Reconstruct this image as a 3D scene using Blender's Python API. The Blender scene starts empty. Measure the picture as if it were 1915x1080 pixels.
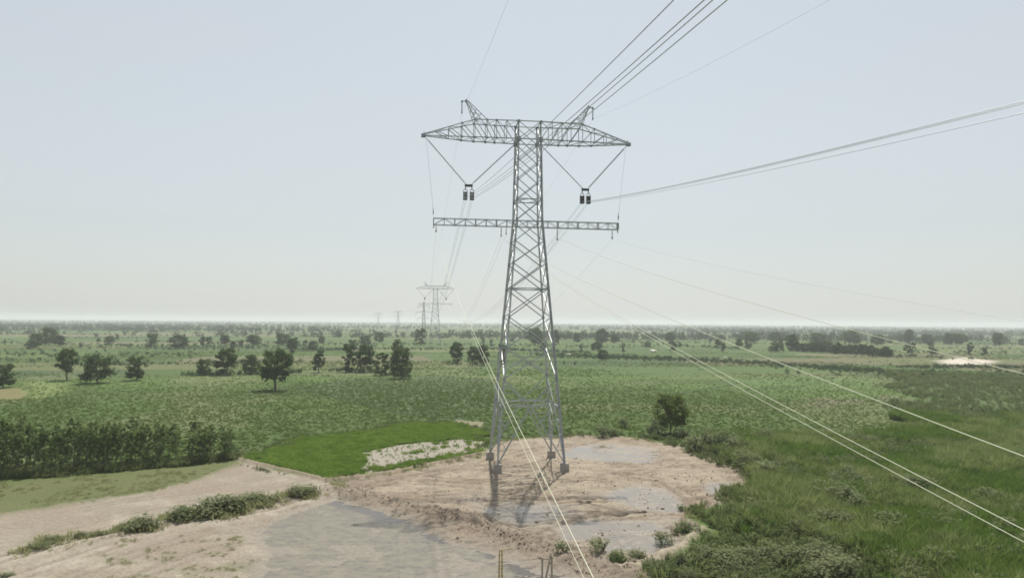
import bpy, math, random
import numpy as np
from mathutils import Vector, Matrix, Quaternion

random.seed(7)
RNG = np.random.default_rng(11)
SC = bpy.context.scene
COL = SC.collection
R = math.radians

# ------------------------------------------------------------------ camera
F_PX, CX, CY, CAM_H = 1300.0, 957.5, 540.0, 23.8
PITCH, ROLL = R(2.73), R(0.45)
cam_d = bpy.data.cameras.new('camera')
cam_d.sensor_width = 36.0
cam_d.lens = 36.0 * F_PX / 1915.0
cam_d.clip_start, cam_d.clip_end = 0.5, 60000.0
cam = bpy.data.objects.new('camera', cam_d)
COL.objects.link(cam)
CAM_R = Matrix.Rotation(R(90) + PITCH, 3, 'X') @ Matrix.Rotation(ROLL, 3, 'Z')
cam.matrix_world = Matrix.Translation((0, 0, CAM_H)) @ CAM_R.to_4x4()
SC.camera = cam

# ------------------------------------------------------------------ sky, sun, exposure
SUN_EL, SUN_AZ = R(60), R(6)            # sun stands beyond the tower, a little to the right
world = bpy.data.worlds.new('World')
SC.world = world
world.use_nodes = True
wn, wl = world.node_tree.nodes, world.node_tree.links
wn.clear()
sky = wn.new('ShaderNodeTexSky')
sky.sky_type = 'NISHITA'
sky.sun_disc = False
sky.sun_elevation, sky.sun_rotation = SUN_EL, SUN_AZ
sky.altitude = 0
sky.air_density, sky.dust_density, sky.ozone_density = 1.5, 0.9, 3.5
hsv = wn.new('ShaderNodeHueSaturation')
hsv.inputs['Saturation'].default_value = 0.44
bg = wn.new('ShaderNodeBackground')
bg.inputs['Strength'].default_value = 0.084
wo = wn.new('ShaderNodeOutputWorld')
wl.new(sky.outputs[0], hsv.inputs['Color'])
veil = wn.new('ShaderNodeMix')
veil.data_type, veil.blend_type = 'RGBA', 'MULTIPLY'
veil.inputs[0].default_value = 1.0
veil.inputs[7].default_value = (0.965, 1.0, 0.99, 1)      # the milky, faintly green cast of the hazy day
wl.new(hsv.outputs[0], veil.inputs[6])
# a thin even veil of high haze, a little uneven like real summer murk
tcw = wn.new('ShaderNodeTexCoord')
mpw = wn.new('ShaderNodeMapping'); mpw.inputs['Scale'].default_value = (1.0, 1.0, 3.2)
nzw = wn.new('ShaderNodeTexNoise'); nzw.inputs['Scale'].default_value = 1.7; nzw.inputs['Detail'].default_value = 5
mrw = wn.new('ShaderNodeMapRange')
mrw.inputs['From Min'].default_value, mrw.inputs['From Max'].default_value = .3, .7
mrw.inputs['To Min'].default_value, mrw.inputs['To Max'].default_value = .36, .66
thin = wn.new('ShaderNodeMix'); thin.data_type = 'RGBA'
thin.inputs[7].default_value = (6.05, 6.38, 6.62, 1)
wl.new(tcw.outputs['Generated'], mpw.inputs['Vector'])
wl.new(mpw.outputs[0], nzw.inputs['Vector'])
wl.new(nzw.outputs['Fac'], mrw.inputs['Value'])
wl.new(mrw.outputs[0], thin.inputs[0])
wl.new(veil.outputs[2], thin.inputs[6])
wl.new(thin.outputs[2], bg.inputs['Color'])
wl.new(bg.outputs[0], wo.inputs['Surface'])

sun_d = bpy.data.lights.new('sun', 'SUN')
sun_d.energy, sun_d.angle, sun_d.color = 4.0, R(0.6), (1.0, 0.95, 0.87)
sun = bpy.data.objects.new('sun', sun_d)
COL.objects.link(sun)
to_sun = Vector((math.sin(SUN_AZ) * math.cos(SUN_EL), math.cos(SUN_AZ) * math.cos(SUN_EL), math.sin(SUN_EL)))
sun.rotation_euler = to_sun.to_track_quat('Z', 'Y').to_euler()
sun.location = (0, 0, 300)

SC.view_settings.view_transform = 'Standard'
SC.view_settings.look = 'None'
SC.view_settings.exposure = 0.36
SC.view_settings.gamma = 1.0
SC.view_settings.use_curve_mapping = False
SC.render.engine = 'CYCLES'
SC.cycles.use_denoising = True
SC.cycles.max_bounces = 8
SC.cycles.volume_bounces = 3
SC.cycles.filter_width = 1.7

HAZE_DENSITY = 1.9e-4

# ------------------------------------------------------------------ small helpers
def ray(px, py):
    return (CAM_R @ Vector(((px - CX) / F_PX, -(py - CY) / F_PX, -1.0))).normalized()

def gp(px, py, z=0.0):
    """the point of the level ground seen at a place of the photograph"""
    r = ray(px, py)
    t = (z - CAM_H) / r.z
    return (r.x * t, r.y * t)

def gps(pts):
    return np.array([gp(*p) for p in pts])

def tag(o, label=None, cat=None, group=None, kind=None):
    for k, v in (('label', label), ('category', cat), ('group', group), ('kind', kind)):
        if v:
            o[k] = v
    return o

def empty(name, loc=(0, 0, 0), parent=None):
    o = bpy.data.objects.new(name, None)
    COL.objects.link(o)
    o.location = loc
    o.empty_display_size = 0.5
    if parent:
        o.parent = parent
    return o

def obj(name, me, mat=None, parent=None, loc=None):
    o = bpy.data.objects.new(name, me)
    COL.objects.link(o)
    if mat and not me.materials:
        me.materials.append(mat)
    if parent:
        o.parent = parent
    if loc is not None:
        o.location = loc
    return o

def mesh(name, v, f, smooth=False):
    me = bpy.data.meshes.new(name)
    me.from_pydata([tuple(p) for p in v], [], [tuple(q) for q in f])
    if smooth:
        me.polygons.foreach_set('use_smooth', [True] * len(me.polygons))
    me.update()
    return me

class MB:
    """collects shapes into one mesh"""
    def __init__(s):
        s.v, s.f = [], []
    def add(s, v, f):
        n = len(s.v)
        s.v += [tuple(p) for p in v]
        s.f += [tuple(i + n for i in q) for q in f]
    def box(s, c, d, rot=None):
        m = rot or Matrix.Identity(3)
        v = [Vector(c) + m @ Vector((x * d[0] / 2, y * d[1] / 2, z * d[2] / 2))
             for x in (-1, 1) for y in (-1, 1) for z in (-1, 1)]
        s.add(v, [(0, 1, 3, 2), (4, 6, 7, 5), (0, 4, 5, 1), (2, 3, 7, 6), (0, 2, 6, 4), (1, 5, 7, 3)])
    def tube(s, pts, radii, n=6, caps=True):
        pts = [Vector(p) for p in pts]
        if not hasattr(radii, '__len__'):
            radii = [radii] * len(pts)
        base = len(s.v)
        for i, p in enumerate(pts):
            a, b = pts[max(i - 1, 0)], pts[min(i + 1, len(pts) - 1)]
            t = (b - a).normalized()
            ref = Vector((0, 0, 1)) if abs(t.z) < 0.95 else Vector((1, 0, 0))
            x = t.cross(ref).normalized()
            y = x.cross(t).normalized()
            for k in range(n):
                w = 2 * math.pi * k / n
                s.v.append(tuple(p + (x * math.cos(w) + y * math.sin(w)) * radii[i]))
        for i in range(len(pts) - 1):
            for k in range(n):
                a, b = base + i * n + k, base + i * n + (k + 1) % n
                s.f.append((a, b, b + n, a + n))
        if caps:
            s.f.append(tuple(base + k for k in range(n))[::-1])
            s.f.append(tuple(base + (len(pts) - 1) * n + k for k in range(n)))
    def angle(s, p0, p1, w):
        """a rolled steel angle from p0 to p1"""
        p0, p1 = Vector(p0), Vector(p1)
        q = (p1 - p0).to_track_quat('Z', 'Y').to_matrix()
        L = (p1 - p0).length
        prof = ANGLE_PROFILE
        v = [p0 + q @ Vector((x * w, y * w, z * L)) for z in (0, 1) for x, y in prof]
        s.add(v, ANGLE_FACES)
    def build(s, name, mat=None, parent=None, smooth=False, loc=None):
        return obj(name, mesh(name, s.v, s.f, smooth), mat, parent, loc)

ANGLE_PROFILE = [(-.35, -.35), (.65, -.35), (.65, -.18), (-.18, -.18), (-.18, .65), (-.35, .65)]
ANGLE_FACES = [(i, (i + 1) % 6, (i + 1) % 6 + 6, i + 6) for i in range(6)] + [(3, 2, 1, 0), (5, 4, 3, 0), (6, 7, 8, 9), (6, 9, 10, 11)]

# ------------------------------------------------------------------ noise in numpy
def _hash(ix, iy, seed):
    h = (ix.astype(np.int64) * 374761393 + iy.astype(np.int64) * 668265263 + seed * 1442695041) & 0xFFFFFFFF
    h = ((h ^ (h >> 13)) * 1274126177) & 0xFFFFFFFF
    h = (h ^ (h >> 16)) & 0xFFFFFFFF
    return h.astype(np.float64) / 4294967295.0

def vnoise(x, y, seed=0):
    ix, iy = np.floor(x), np.floor(y)
    fx, fy = x - ix, y - iy
    fx, fy = fx * fx * (3 - 2 * fx), fy * fy * (3 - 2 * fy)
    a, b = _hash(ix, iy, seed), _hash(ix + 1, iy, seed)
    c, d = _hash(ix, iy + 1, seed), _hash(ix + 1, iy + 1, seed)
    return (a + (b - a) * fx) * (1 - fy) + (c + (d - c) * fx) * fy

def fbm(x, y, scale, oct=4, seed=0):
    t, amp, tot, f = 0.0, 1.0, 0.0, 1.0 / scale
    for i in range(oct):
        t = t + amp * vnoise(x * f + 17.3 * i, y * f - 9.1 * i, seed + i)
        tot += amp
        amp *= 0.5
        f *= 2.03
    return t / tot

def sstep(a, b, x):
    t = np.clip((x - a) / (b - a), 0, 1)
    return t * t * (3 - 2 * t)

def seg_dist(x, y, pts, closed=False):
    d = np.full(x.shape, 1e9)
    n = len(pts)
    for i in range(n if closed else n - 1):
        ax, ay = pts[i]
        bx, by = pts[(i + 1) % n]
        vx, vy = bx - ax, by - ay
        t = np.clip(((x - ax) * vx + (y - ay) * vy) / (vx * vx + vy * vy + 1e-9), 0, 1)
        d = np.minimum(d, (x - ax - t * vx) ** 2 + (y - ay - t * vy) ** 2)
    return np.sqrt(d)

def sdf(x, y, pts):
    """signed distance, positive inside"""
    ins = np.zeros(x.shape, bool)
    n = len(pts)
    for i in range(n):
        ax, ay = pts[i]
        bx, by = pts[(i + 1) % n]
        c = ((ay > y) != (by > y)) & (x < (bx - ax) * (y - ay) / (by - ay + 1e-12) + ax)
        ins ^= c
    d = seg_dist(x, y, pts, True)
    return np.where(ins, d, -d)

# ------------------------------------------------------------------ the plan of the place
P = {k: gps(v) for k, v in dict(
    paddy=[(452, 858), (500, 838), (560, 824), (640, 810), (760, 792), (850, 789), (880, 797), (905, 812), (915, 842),
           (905, 848), (760, 874), (610, 896), (560, 886), (500, 873)],
    stubble=[(676, 845), (740, 832), (800, 826), (860, 820), (905, 826), (912, 842), (860, 850), (760, 866), (690, 884), (664, 878), (690, 862)],
    work=[(610, 900), (760, 876), (905, 848), (930, 826), (1010, 815), (1110, 813), (1200, 821), (1290, 836), (1385, 882), (1402, 904),
          (1345, 925), (1318, 985), (1260, 1028), (1200, 1052), (1190, 1120), (1230, 1300), (1000, 1300), (640, 925)],
    sandy=[(450, 860), (560, 888), (610, 899), (640, 925), (640, 1400), (-500, 1400), (-500, 985), (0, 958), (130, 938), (290, 915), (400, 884)],
    meadow=[(-300, 960), (-300, 925), (0, 902), (110, 892), (330, 872), (440, 858), (452, 864), (400, 886), (290, 915), (130, 940), (0, 962)],
    pond=[(632, 922), (690, 940), (775, 962), (850, 1002), (930, 1024), (1060, 1062), (1120, 1090), (1130, 1220), (360, 1220), (470, 1090), (480, 1035), (462, 995), (540, 948)],
    darkcrop=[(560, 722), (640, 708), (780, 703), (920, 708), (932, 770), (860, 780), (770, 776), (690, 757), (610, 738)],
    orange=[(-60, 722), (42, 725), (52, 736), (40, 746), (-60, 748)],
    lime=[(50, 712), (128, 716), (120, 735), (60, 748), (45, 735)],
    bright=[(1366, 706), (1500, 702), (1645, 706), (1640, 722), (1500, 730), (1380, 736)],
    dry=[(1490, 742), (1560, 726), (1690, 738), (1710, 758), (1600, 764), (1500, 756)],
    bare=[(1752, 674), (1800, 668), (1865, 675), (1850, 679), (1810, 684), (1780, 684)],
    weeds=[(1640, 700), (1700, 688), (2300, 686), (2500, 800), (2400, 1400), (1240, 1400), (1216, 1088), (1292, 1052), (1348, 1000), (1376, 936),
           (1422, 912), (1385, 880), (1330, 850), (1300, 836), (1330, 822), (1500, 812), (1660, 800), (1700, 760), (1640, 730)],
    pinkpatch=[(820, 790), (860, 784), (905, 788), (905, 797), (860, 800)],
).items()}
L = {k: gps(v) for k, v in dict(
    bund=[(445, 858), (500, 872), (560, 885), (612, 898), (680, 890), (760, 877), (830, 863), (905, 847), (955, 832)],
    track_edge=[(-200, 1110), (0, 1066), (180, 1010), (320, 972), (480, 948), (610, 912)],
    berm=[(640, 914), (700, 928), (760, 948), (830, 960), (900, 988), (970, 1010), (1060, 1046), (1150, 1072), (1230, 1090)],
    ridge=[(1170, 1066), (1210, 1050), (1262, 1026), (1315, 988)],
    ditch_a=[(1050, 752), (1150, 748), (1250, 738), (1340, 724), (1375, 716)],
    ditch_b=[(560, 724), (625, 742), (690, 758), (780, 777), (900, 783)],
    ditch_c=[(470, 731), (560, 722), (700, 707), (790, 700), (920, 712)],
    ditch_d=[(130, 681), (270, 681), (360, 679), (560, 676)],
    ditch_e=[(1370, 728), (1430, 726), (1500, 722)],
    ditch_f=[(330, 702), (480, 699), (650, 696), (760, 700)],
).items()}
RUTS = [gps(v) for v in (
    [(640, 908), (800, 893), (950, 906), (1120, 892), (1290, 870)], [(690, 932), (860, 928), (1000, 938), (1150, 932), (1320, 912)],
    [(1000, 1006), (1100, 968), (1250, 958), (1350, 928)], [(660, 914), (760, 893), (905, 864), (1000, 840), (1120, 822)],
    [(1090, 1040), (1180, 1000), (1290, 985), (1310, 940), (1250, 900), (1120, 878)], [(820, 958), (930, 985), (1040, 1020), (1120, 1052)])]
PUDDLES = [  # photo outlines of the wet places in the work area
    [(1052, 850), (1075, 832), (1140, 828), (1215, 834), (1238, 850), (1215, 864), (1140, 862), (1080, 858)],
    [(1120, 925), (1180, 905), (1250, 915), (1288, 940), (1275, 958), (1190, 950)],
    [(1310, 912), (1330, 902), (1385, 900), (1388, 912), (1350, 925), (1315, 922)],
    [(1100, 1005), (1160, 985), (1260, 1000), (1290, 1010), (1230, 1034), (1140, 1028)],
    [(900, 948), (960, 938), (1040, 940), (1070, 958), (1010, 975), (930, 970)],
    [(1040, 985), (1100, 968), (1230, 972), (1260, 990), (1130, 1000), (1060, 1012)],
]
PUD = [gps(p) for p in PUDDLES]

def plan(x, y):
    """soft membership of every zone and the height of the ground, for arrays of points"""
    wx = x + 2.4 * (fbm(x, y, 5.0, 4, 3) - .5) + .5 * (fbm(x, y, 1.1, 2, 5) - .5)
    wy = y + 2.4 * (fbm(x, y, 5.0, 4, 13) - .5) + .5 * (fbm(x, y, 1.1, 2, 15) - .5)
    far = np.hypot(x, y)
    Z = {}
    near = far < 420
    for k, pts in P.items():
        s = np.full(x.shape, -99.0)
        if k == 'paddy':
            bd = seg_dist(x[near], y[near], L['bund'])
            s[near] = sdf(x[near], y[near], pts) + 7 * (fbm(x[near], y[near], 6, 4, 24) - .5) * sstep(1.5, 7, bd)
        else:
            s[near] = sdf(wx[near], wy[near], pts)
            if k == 'weeds':
                s[near] = s[near] + sstep(95, 170, y[near]) * (26 * (fbm(x[near], y[near] * .6, 22, 4, 19) - .5) - 2)
            if k in ('bare',):
                m = far < 900
                s[m] = sdf(wx[m], wy[m], pts)
        if k == 'work':
            s[near] = s[near] + np.where(y[near] > 70, 7.5 * (fbm(x[near], y[near], 8, 3, 23) - .52), 0) * sstep(2, 14, x[near])
        Z[k] = s
    D = {}
    rd = np.full(x.shape, 99.0)
    m = (far < 200) & (y > 60)
    for pts in RUTS:
        rd[m] = np.minimum(rd[m], np.abs(seg_dist(x[m] + 1.6 * (fbm(x[m], y[m], 6, 2, 25) - .5), y[m] + 1.6 * (fbm(x[m], y[m], 6, 2, 26) - .5), pts) - .95))
    D['rut'] = rd
    for k, pts in L.items():
        d = np.full(x.shape, 99.0)
        m = far < 650
        if k in ('bund', 'track_edge', 'ridge'):
            d[m] = seg_dist(x[m] + .25 * (fbm(x[m], y[m], 1.4, 2, 22) - .5), y[m] + .35 * (fbm(x[m], y[m], 1.4, 2, 21) - .5), pts)
        else:
            d[m] = seg_dist(wx[m], wy[m], pts)
        D[k] = d
    Z['puddle'] = np.full(x.shape, -99.0)
    m = far < 220
    for p in PUD:
        Z['puddle'][m] = np.maximum(Z['puddle'][m], sdf(wx[m], wy[m], p))
    n1, n2 = fbm(x, y, 2.6, 4, 31), fbm(x, y, .7, 3, 37)
    wk = sstep(-.5, .8, Z['work'])
    sd = sstep(-.5, .8, Z['sandy'])
    h = .25 * (fbm(x, y, 30, 3, 41) - .5) * sstep(60, 160, far)
    rut = np.abs(fbm(x * .35 + y * .2, y * 1.5, 2.0, 3, 44) - .5)
    h = h + wk * (.34 * (n1 - .5) + .26 * (n2 - .5) - .30 * sstep(.06, .0, rut))
    h = h + sd * (.16 * (n1 - .5) + .06 * (n2 - .5))
    rt = np.exp(-(D['rut'] / .24) ** 2) * wk * (.5 + .7 * n1)
    h = h - .16 * rt + .07 * np.exp(-((D['rut'] - .5) / .2) ** 2) * wk
    # wheel ruts along the pale track
    tr = D['track_edge']
    for c in (2.2, 4.0, 6.6, 8.3, 12.5, 14.2):
        h = h - .14 * np.exp(-((tr - c) / .32) ** 2) * sd * (.4 + .8 * n1)
    h = h + .42 * np.exp(-(D['bund'] / .42) ** 2) * (.75 + .5 * n2)
    h = h + .28 * np.exp(-(tr / .5) ** 2) * (.4 + .9 * n1)
    bw = 1.7 + 1.6 * (n1 - .5)
    h = h + np.exp(-(D['berm'] / bw) ** 2) * (.10 + .85 * n1 * n2 + .30 * (fbm(x, y, 7, 3, 78) - .4) + .4 * np.abs(fbm(x, y, .9, 3, 77) - .5))
    h = h + .45 * np.exp(-(D['ridge'] / .55) ** 2) * (.6 + .6 * n2)
    pd = sstep(-1.2, 1.8, Z['pond'])
    h = h * (1 - .6 * pd) - .42 * pd + pd * .30 * (fbm(x, y, 3.4, 4, 51) - .5)
    pu = sstep(-1.0, 1.2, Z['puddle'])
    h = h * (1 - .45 * pu) - .20 * pu
    h = h - .25 * np.exp(-(np.minimum(np.minimum(D['ditch_a'], D['ditch_b']), D['ditch_c']) / .9) ** 2)
    return Z, D, h, wk, sd, pd, pu, n1, n2

def ground_z(x, y):
    x, y = np.atleast_1d(np.asarray(x, float)), np.atleast_1d(np.asarray(y, float))
    return plan(x, y)[2]

def mixc(c, w, col):
    return c + (np.array(col)[None, :] - c) * np.clip(w, 0, 1)[:, None]

def farmland(x, y):
    """colour of the patchwork of fields, by cell"""
    a = R(14)
    u, v = x * math.cos(a) + y * math.sin(a), -x * math.sin(a) + y * math.cos(a)
    row = np.floor(v / 62 + .35 * fbm(u, v, 300, 2, 60))
    wid = 90 + 170 * _hash(row, row * 0, 61)
    colu = np.floor(u / wid + 7 * _hash(row, row * 0, 62))
    h1, h2 = _hash(colu, row, 63), _hash(colu, row, 64)
    pal = np.array([(.062, .102, .026), (.072, .115, .027), (.050, .084, .024), (.088, .124, .032), (.058, .100, .023),
                    (.106, .120, .046), (.066, .106, .026), (.132, .128, .066)])
    c = pal[np.minimum((h1 * 8).astype(int), 7)] * (.88 + .24 * h2)[:, None]
    return c

def ground_colour(x, y):
    Z, D, h, wk, sd, pd, pu, n1, n2 = plan(x, y)
    far = np.hypot(x, y)
    c = farmland(x, y)
    big = fbm(x, y, 26, 4, 71)
    fine = fbm(x, y, 3.0, 3, 72)
    crop = np.array([(.072, .116, .026)]) * (.74 + .36 * big + .20 * fine)[:, None]
    crop = crop * (.86 + .28 * _hash(np.floor((y * .97 - x * .14) / 19 + .5 * fbm(x, y, 60, 2, 66)), np.floor((x * .97 + y * .14) / 90), 67))[:, None]
    crop = crop * (1 - .16 * sstep(330, 170, far))[:, None]
    c = c * (1 - sstep(360, 300, far))[:, None] + crop * sstep(360, 300, far)[:, None]
    c = mixc(c, .5 * sstep(.52, .66, fbm(x, y, 40, 3, 74)) * sstep(420, 330, far), (.150, .158, .078))
    st = lambda k, a=-.6, b=.8: sstep(a, b, Z[k])
    c = mixc(c, .8 * st('darkcrop', -3, 3), (.075, .108, .045))
    c = mixc(c, .7 * st('orange') * (.4 + 1.0 * fine), (.20, .155, .075))
    c = mixc(c, .8 * st('lime', -3, 3), (.15, .19, .06))
    c = mixc(c, .8 * st('bright', -3, 3), (.095, .150, .045))
    c = mixc(c, .75 * st('dry', -7, 9) * sstep(.42, .6, fbm(x, y, 9, 3, 75)), (.19, .165, .115))
    c = mixc(c, st('bare', -6, 6), (.48, .43, .36))
    c = mixc(c, .85 * sstep(-.6, .8, Z['weeds'] / (.6 + .02 * far)), (.075, .115, .038))
    c = mixc(c, .6 * st('pinkpatch'), (.27, .22, .17))
    c = mixc(c, sstep(-.3 - .03 * 0, .5, Z['paddy']) * (.75 + .25 * sstep(.4, .6, fbm(x, y, 5, 3, 197))), (.118, .205, .034))
    c = mixc(c, .55 * st('paddy') * sstep(.48, .66, fbm(x, y * 1.3, 6, 4, 198)), (.075, .125, .040))
    c = mixc(c, st('stubble', -.5, .7), (.270, .247, .200))
    sand = np.array([(.262, .232, .180)]) * (.62 + .50 * n1 + .26 * n2)[:, None]
    c = c * (1 - sd)[:, None] + sand * sd[:, None]
    # the darker damp patches and the pale beaten track inside the sandy ground
    c = mixc(c, sd * .85 * sstep(.47, .62, fbm(x + .6 * y, y * 1.3, 6, 5, 81)), (.235, .195, .15))
    c = mixc(c, sd * .55 * np.exp(-((D['track_edge'] - 3.2) / 1.8) ** 2), (.37, .335, .27))
    c = mixc(c, sd * .55 * sstep(.55, .66, fbm(x, y * 1.6, 2.3, 3, 83)) * sstep(88, 76, y) * sstep(-48, -38, x), (.17, .16, .10))
    c = mixc(c, sd * .55 * sstep(.47, .62, fbm(x + y * .8, (y - x * .8) * .25, 1.6, 3, 88)), (.24, .20, .155))
    for tc_ in (2.2, 4.0, 6.6, 8.3, 12.5, 14.2):
        c = mixc(c, sd * .7 * np.exp(-((D['track_edge'] + .8 * (fbm(x, y, 9, 2, 58) - .5) - tc_) / .38) ** 2) * sstep(.38, .55, fbm(x, y, 7, 3, 59)), (.205, .170, .13))
    md = st('meadow', -2.2, 2.2) * (.55 + .6 * fbm(x, y, 3, 3, 84))
    c = mixc(c, md, (.112, .122, .050))
    mud = np.array([(.245, .203, .150)]) * (.62 + .46 * n1 + .26 * n2)[:, None]
    mud = mixc(mud, .6 * sstep(.48, .70, fbm(x * .5, y * 1.3, 3.0, 4, 85)), (.190, .148, .105))
    mud = mixc(mud, .6 * sstep(.54, .66, fbm(x * .30 + y * .05, y * 1.9, 1.6, 4, 185)), (.185, .142, .108))
    mud = mixc(mud, .5 * sstep(.58, .66, fbm(x * .4, y * 1.5, 1.2, 3, 186)), (.36, .31, .235))
    c = c * (1 - wk)[:, None] + mud * wk[:, None]
    c = mixc(c, wk * sstep(.0, 6.0, Z['work']) * .35 * sstep(.5, .6, fbm(x, y, 9, 3, 86)), (.33, .28, .21))
    c = mixc(c, wk * .55 * sstep(.46, .60, fbm(x, y, 6, 4, 87)) * sstep(104, 94, y), (.235, .205, .17))
    c = mixc(c, wk * .9 * np.exp(-(D['rut'] / .42) ** 2) * sstep(.36, .52, fbm(x, y, 5, 3, 203)), (.165, .128, .092))
    c = mixc(c, np.exp(-(D['bund'] / .6) ** 2) * .9, (.27, .215, .16))
    c = mixc(c, np.exp(-(D['berm'] / 2.3) ** 2) * (.35 + .9 * (n2 - .2)), (.165, .130, .098))
    c = mixc(c, np.exp(-(D['berm'] / 3.4) ** 2) * .45, (.23, .185, .14))
    c = mixc(c, np.exp(-(D['ridge'] / .7) ** 2) * .8, (.36, .31, .23))
    c = mixc(c, pu * .75, (.22, .195, .165))
    c = mixc(c, pd * .95, (.20, .175, .14))
    dd = np.minimum.reduce([D['ditch_a'], D['ditch_b'], D['ditch_c'], D['ditch_d'], D['ditch_e'], D['ditch_f']])
    c = mixc(c, .75 * np.exp(-(dd / (.6 + .004 * far)) ** 2), (.040, .060, .024))
    wet = np.clip(pd + pu, 0, 1)
    return c, h, wet, Z, wk, sd, pd

# ------------------------------------------------------------------ materials
def new_mat(name):
    m = bpy.data.materials.new(name)
    m.use_nodes = True
    m.node_tree.nodes.clear()
    n = m.node_tree.nodes
    out = n.new('ShaderNodeOutputMaterial')
    return m, n, m.node_tree.links, out

def simple_mat(name, col, rough=.6, metal=0.0, var=.25, scale=3.0, bump=0.0):
    m, n, l, out = new_mat(name)
    b = n.new('ShaderNodeBsdfPrincipled')
    b.inputs['Roughness'].default_value = rough
    b.inputs['Metallic'].default_value = metal
    tc = n.new('ShaderNodeTexCoord')
    nz = n.new('ShaderNodeTexNoise')
    nz.inputs['Scale'].default_value = scale
    nz.inputs['Detail'].default_value = 4
    mx = n.new('ShaderNodeMix')
    mx.data_type = 'RGBA'
    mx.inputs[6].default_value = tuple(c * (1 - var) for c in col) + (1,)
    mx.inputs[7].default_value = tuple(min(c * (1 + var), 1) for c in col) + (1,)
    l.new(tc.outputs['Object'], nz.inputs['Vector'])
    l.new(nz.outputs['Fac'], mx.inputs[0])
    l.new(mx.outputs[2], b.inputs['Base Color'])
    if bump:
        bp = n.new('ShaderNodeBump')
        bp.inputs['Strength'].default_value = bump
        l.new(nz.outputs['Fac'], bp.inputs['Height'])
        l.new(bp.outputs[0], b.inputs['Normal'])
    l.new(b.outputs[0], out.inputs['Surface'])
    return m

def leaf_mat(name, a, b, trans=.3, patch=6.0):
    m, n, l, out = new_mat(name)
    oi = n.new('ShaderNodeObjectInfo')
    geo = n.new('ShaderNodeNewGeometry')
    nz = n.new('ShaderNodeTexNoise')
    nz.inputs['Scale'].default_value = 1.0 / patch
    nz.inputs['Detail'].default_value = 3
    l.new(geo.outputs['Position'], nz.inputs['Vector'])
    mr = n.new('ShaderNodeMapRange')
    mr.inputs['From Min'].default_value, mr.inputs['From Max'].default_value = .32, .68
    l.new(nz.outputs['Fac'], mr.inputs['Value'])
    av = n.new('ShaderNodeMath'); av.operation = 'ADD'
    hf = n.new('ShaderNodeMath'); hf.operation = 'MULTIPLY'; hf.inputs[1].default_value = .5
    ri = n.new('ShaderNodeMath'); ri.operation = 'MULTIPLY'; ri.inputs[1].default_value = .5
    l.new(mr.outputs[0], hf.inputs[0])
    l.new(oi.outputs['Random'], ri.inputs[0])
    l.new(hf.outputs[0], av.inputs[0])
    l.new(ri.outputs[0], av.inputs[1])
    mx = n.new('ShaderNodeMix'); mx.data_type = 'RGBA'
    mx.inputs[6].default_value = tuple(a) + (1,)
    mx.inputs[7].default_value = tuple(b) + (1,)
    l.new(av.outputs[0], mx.inputs[0])
    df = n.new('ShaderNodeBsdfDiffuse')
    tr = n.new('ShaderNodeBsdfTranslucent')
    ms = n.new('ShaderNodeMixShader')
    ms.inputs[0].default_value = trans
    l.new(mx.outputs[2], df.inputs['Color'])
    l.new(mx.outputs[2], tr.inputs['Color'])
    l.new(df.outputs[0], ms.inputs[1])
    l.new(tr.outputs[0], ms.inputs[2])
    l.new(ms.outputs[0], out.inputs['Surface'])
    return m

def ground_mat():
    m, n, l, out = new_mat('earth_and_fields')
    at = n.new('ShaderNodeAttribute'); at.attribute_name = 'soil'
    wt = n.new('ShaderNodeAttribute'); wt.attribute_name = 'wet'
    geo = n.new('ShaderNodeNewGeometry')
    nz = n.new('ShaderNodeTexNoise')
    nz.inputs['Scale'].default_value = 2.6
    nz.inputs['Detail'].default_value = 8
    nz.inputs['Roughness'].default_value = .68
    l.new(geo.outputs['Position'], nz.inputs['Vector'])
    mr = n.new('ShaderNodeMapRange')
    mr.inputs['From Min'].default_value, mr.inputs['From Max'].default_value = .30, .70
    mr.inputs['To Min'].default_value, mr.inputs['To Max'].default_value = .72, 1.28
    l.new(nz.outputs['Fac'], mr.inputs['Value'])
    mu = n.new('ShaderNodeVectorMath'); mu.operation = 'SCALE'
    l.new(at.outputs['Color'], mu.inputs[0])
    l.new(mr.outputs[0], mu.inputs['Scale'])
    b = n.new('ShaderNodeBsdfPrincipled')
    rr = n.new('ShaderNodeMapRange')
    rr.inputs['To Min'].default_value, rr.inputs['To Max'].default_value = .95, .55
    l.new(wt.outputs['Fac'], rr.inputs['Value'])
    l.new(rr.outputs[0], b.inputs['Roughness'])
    b.inputs['Specular IOR Level'].default_value = .25
    bp = n.new('ShaderNodeBump')
    bp.inputs['Strength'].default_value = .7
    bp.inputs['Distance'].default_value = .12
    l.new(nz.outputs['Fac'], bp.inputs['Height'])
    l.new(bp.outputs[0], b.inputs['Normal'])
    l.new(mu.outputs[0], b.inputs['Base Color'])
    l.new(b.outputs[0], out.inputs['Surface'])
    return m

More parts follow.
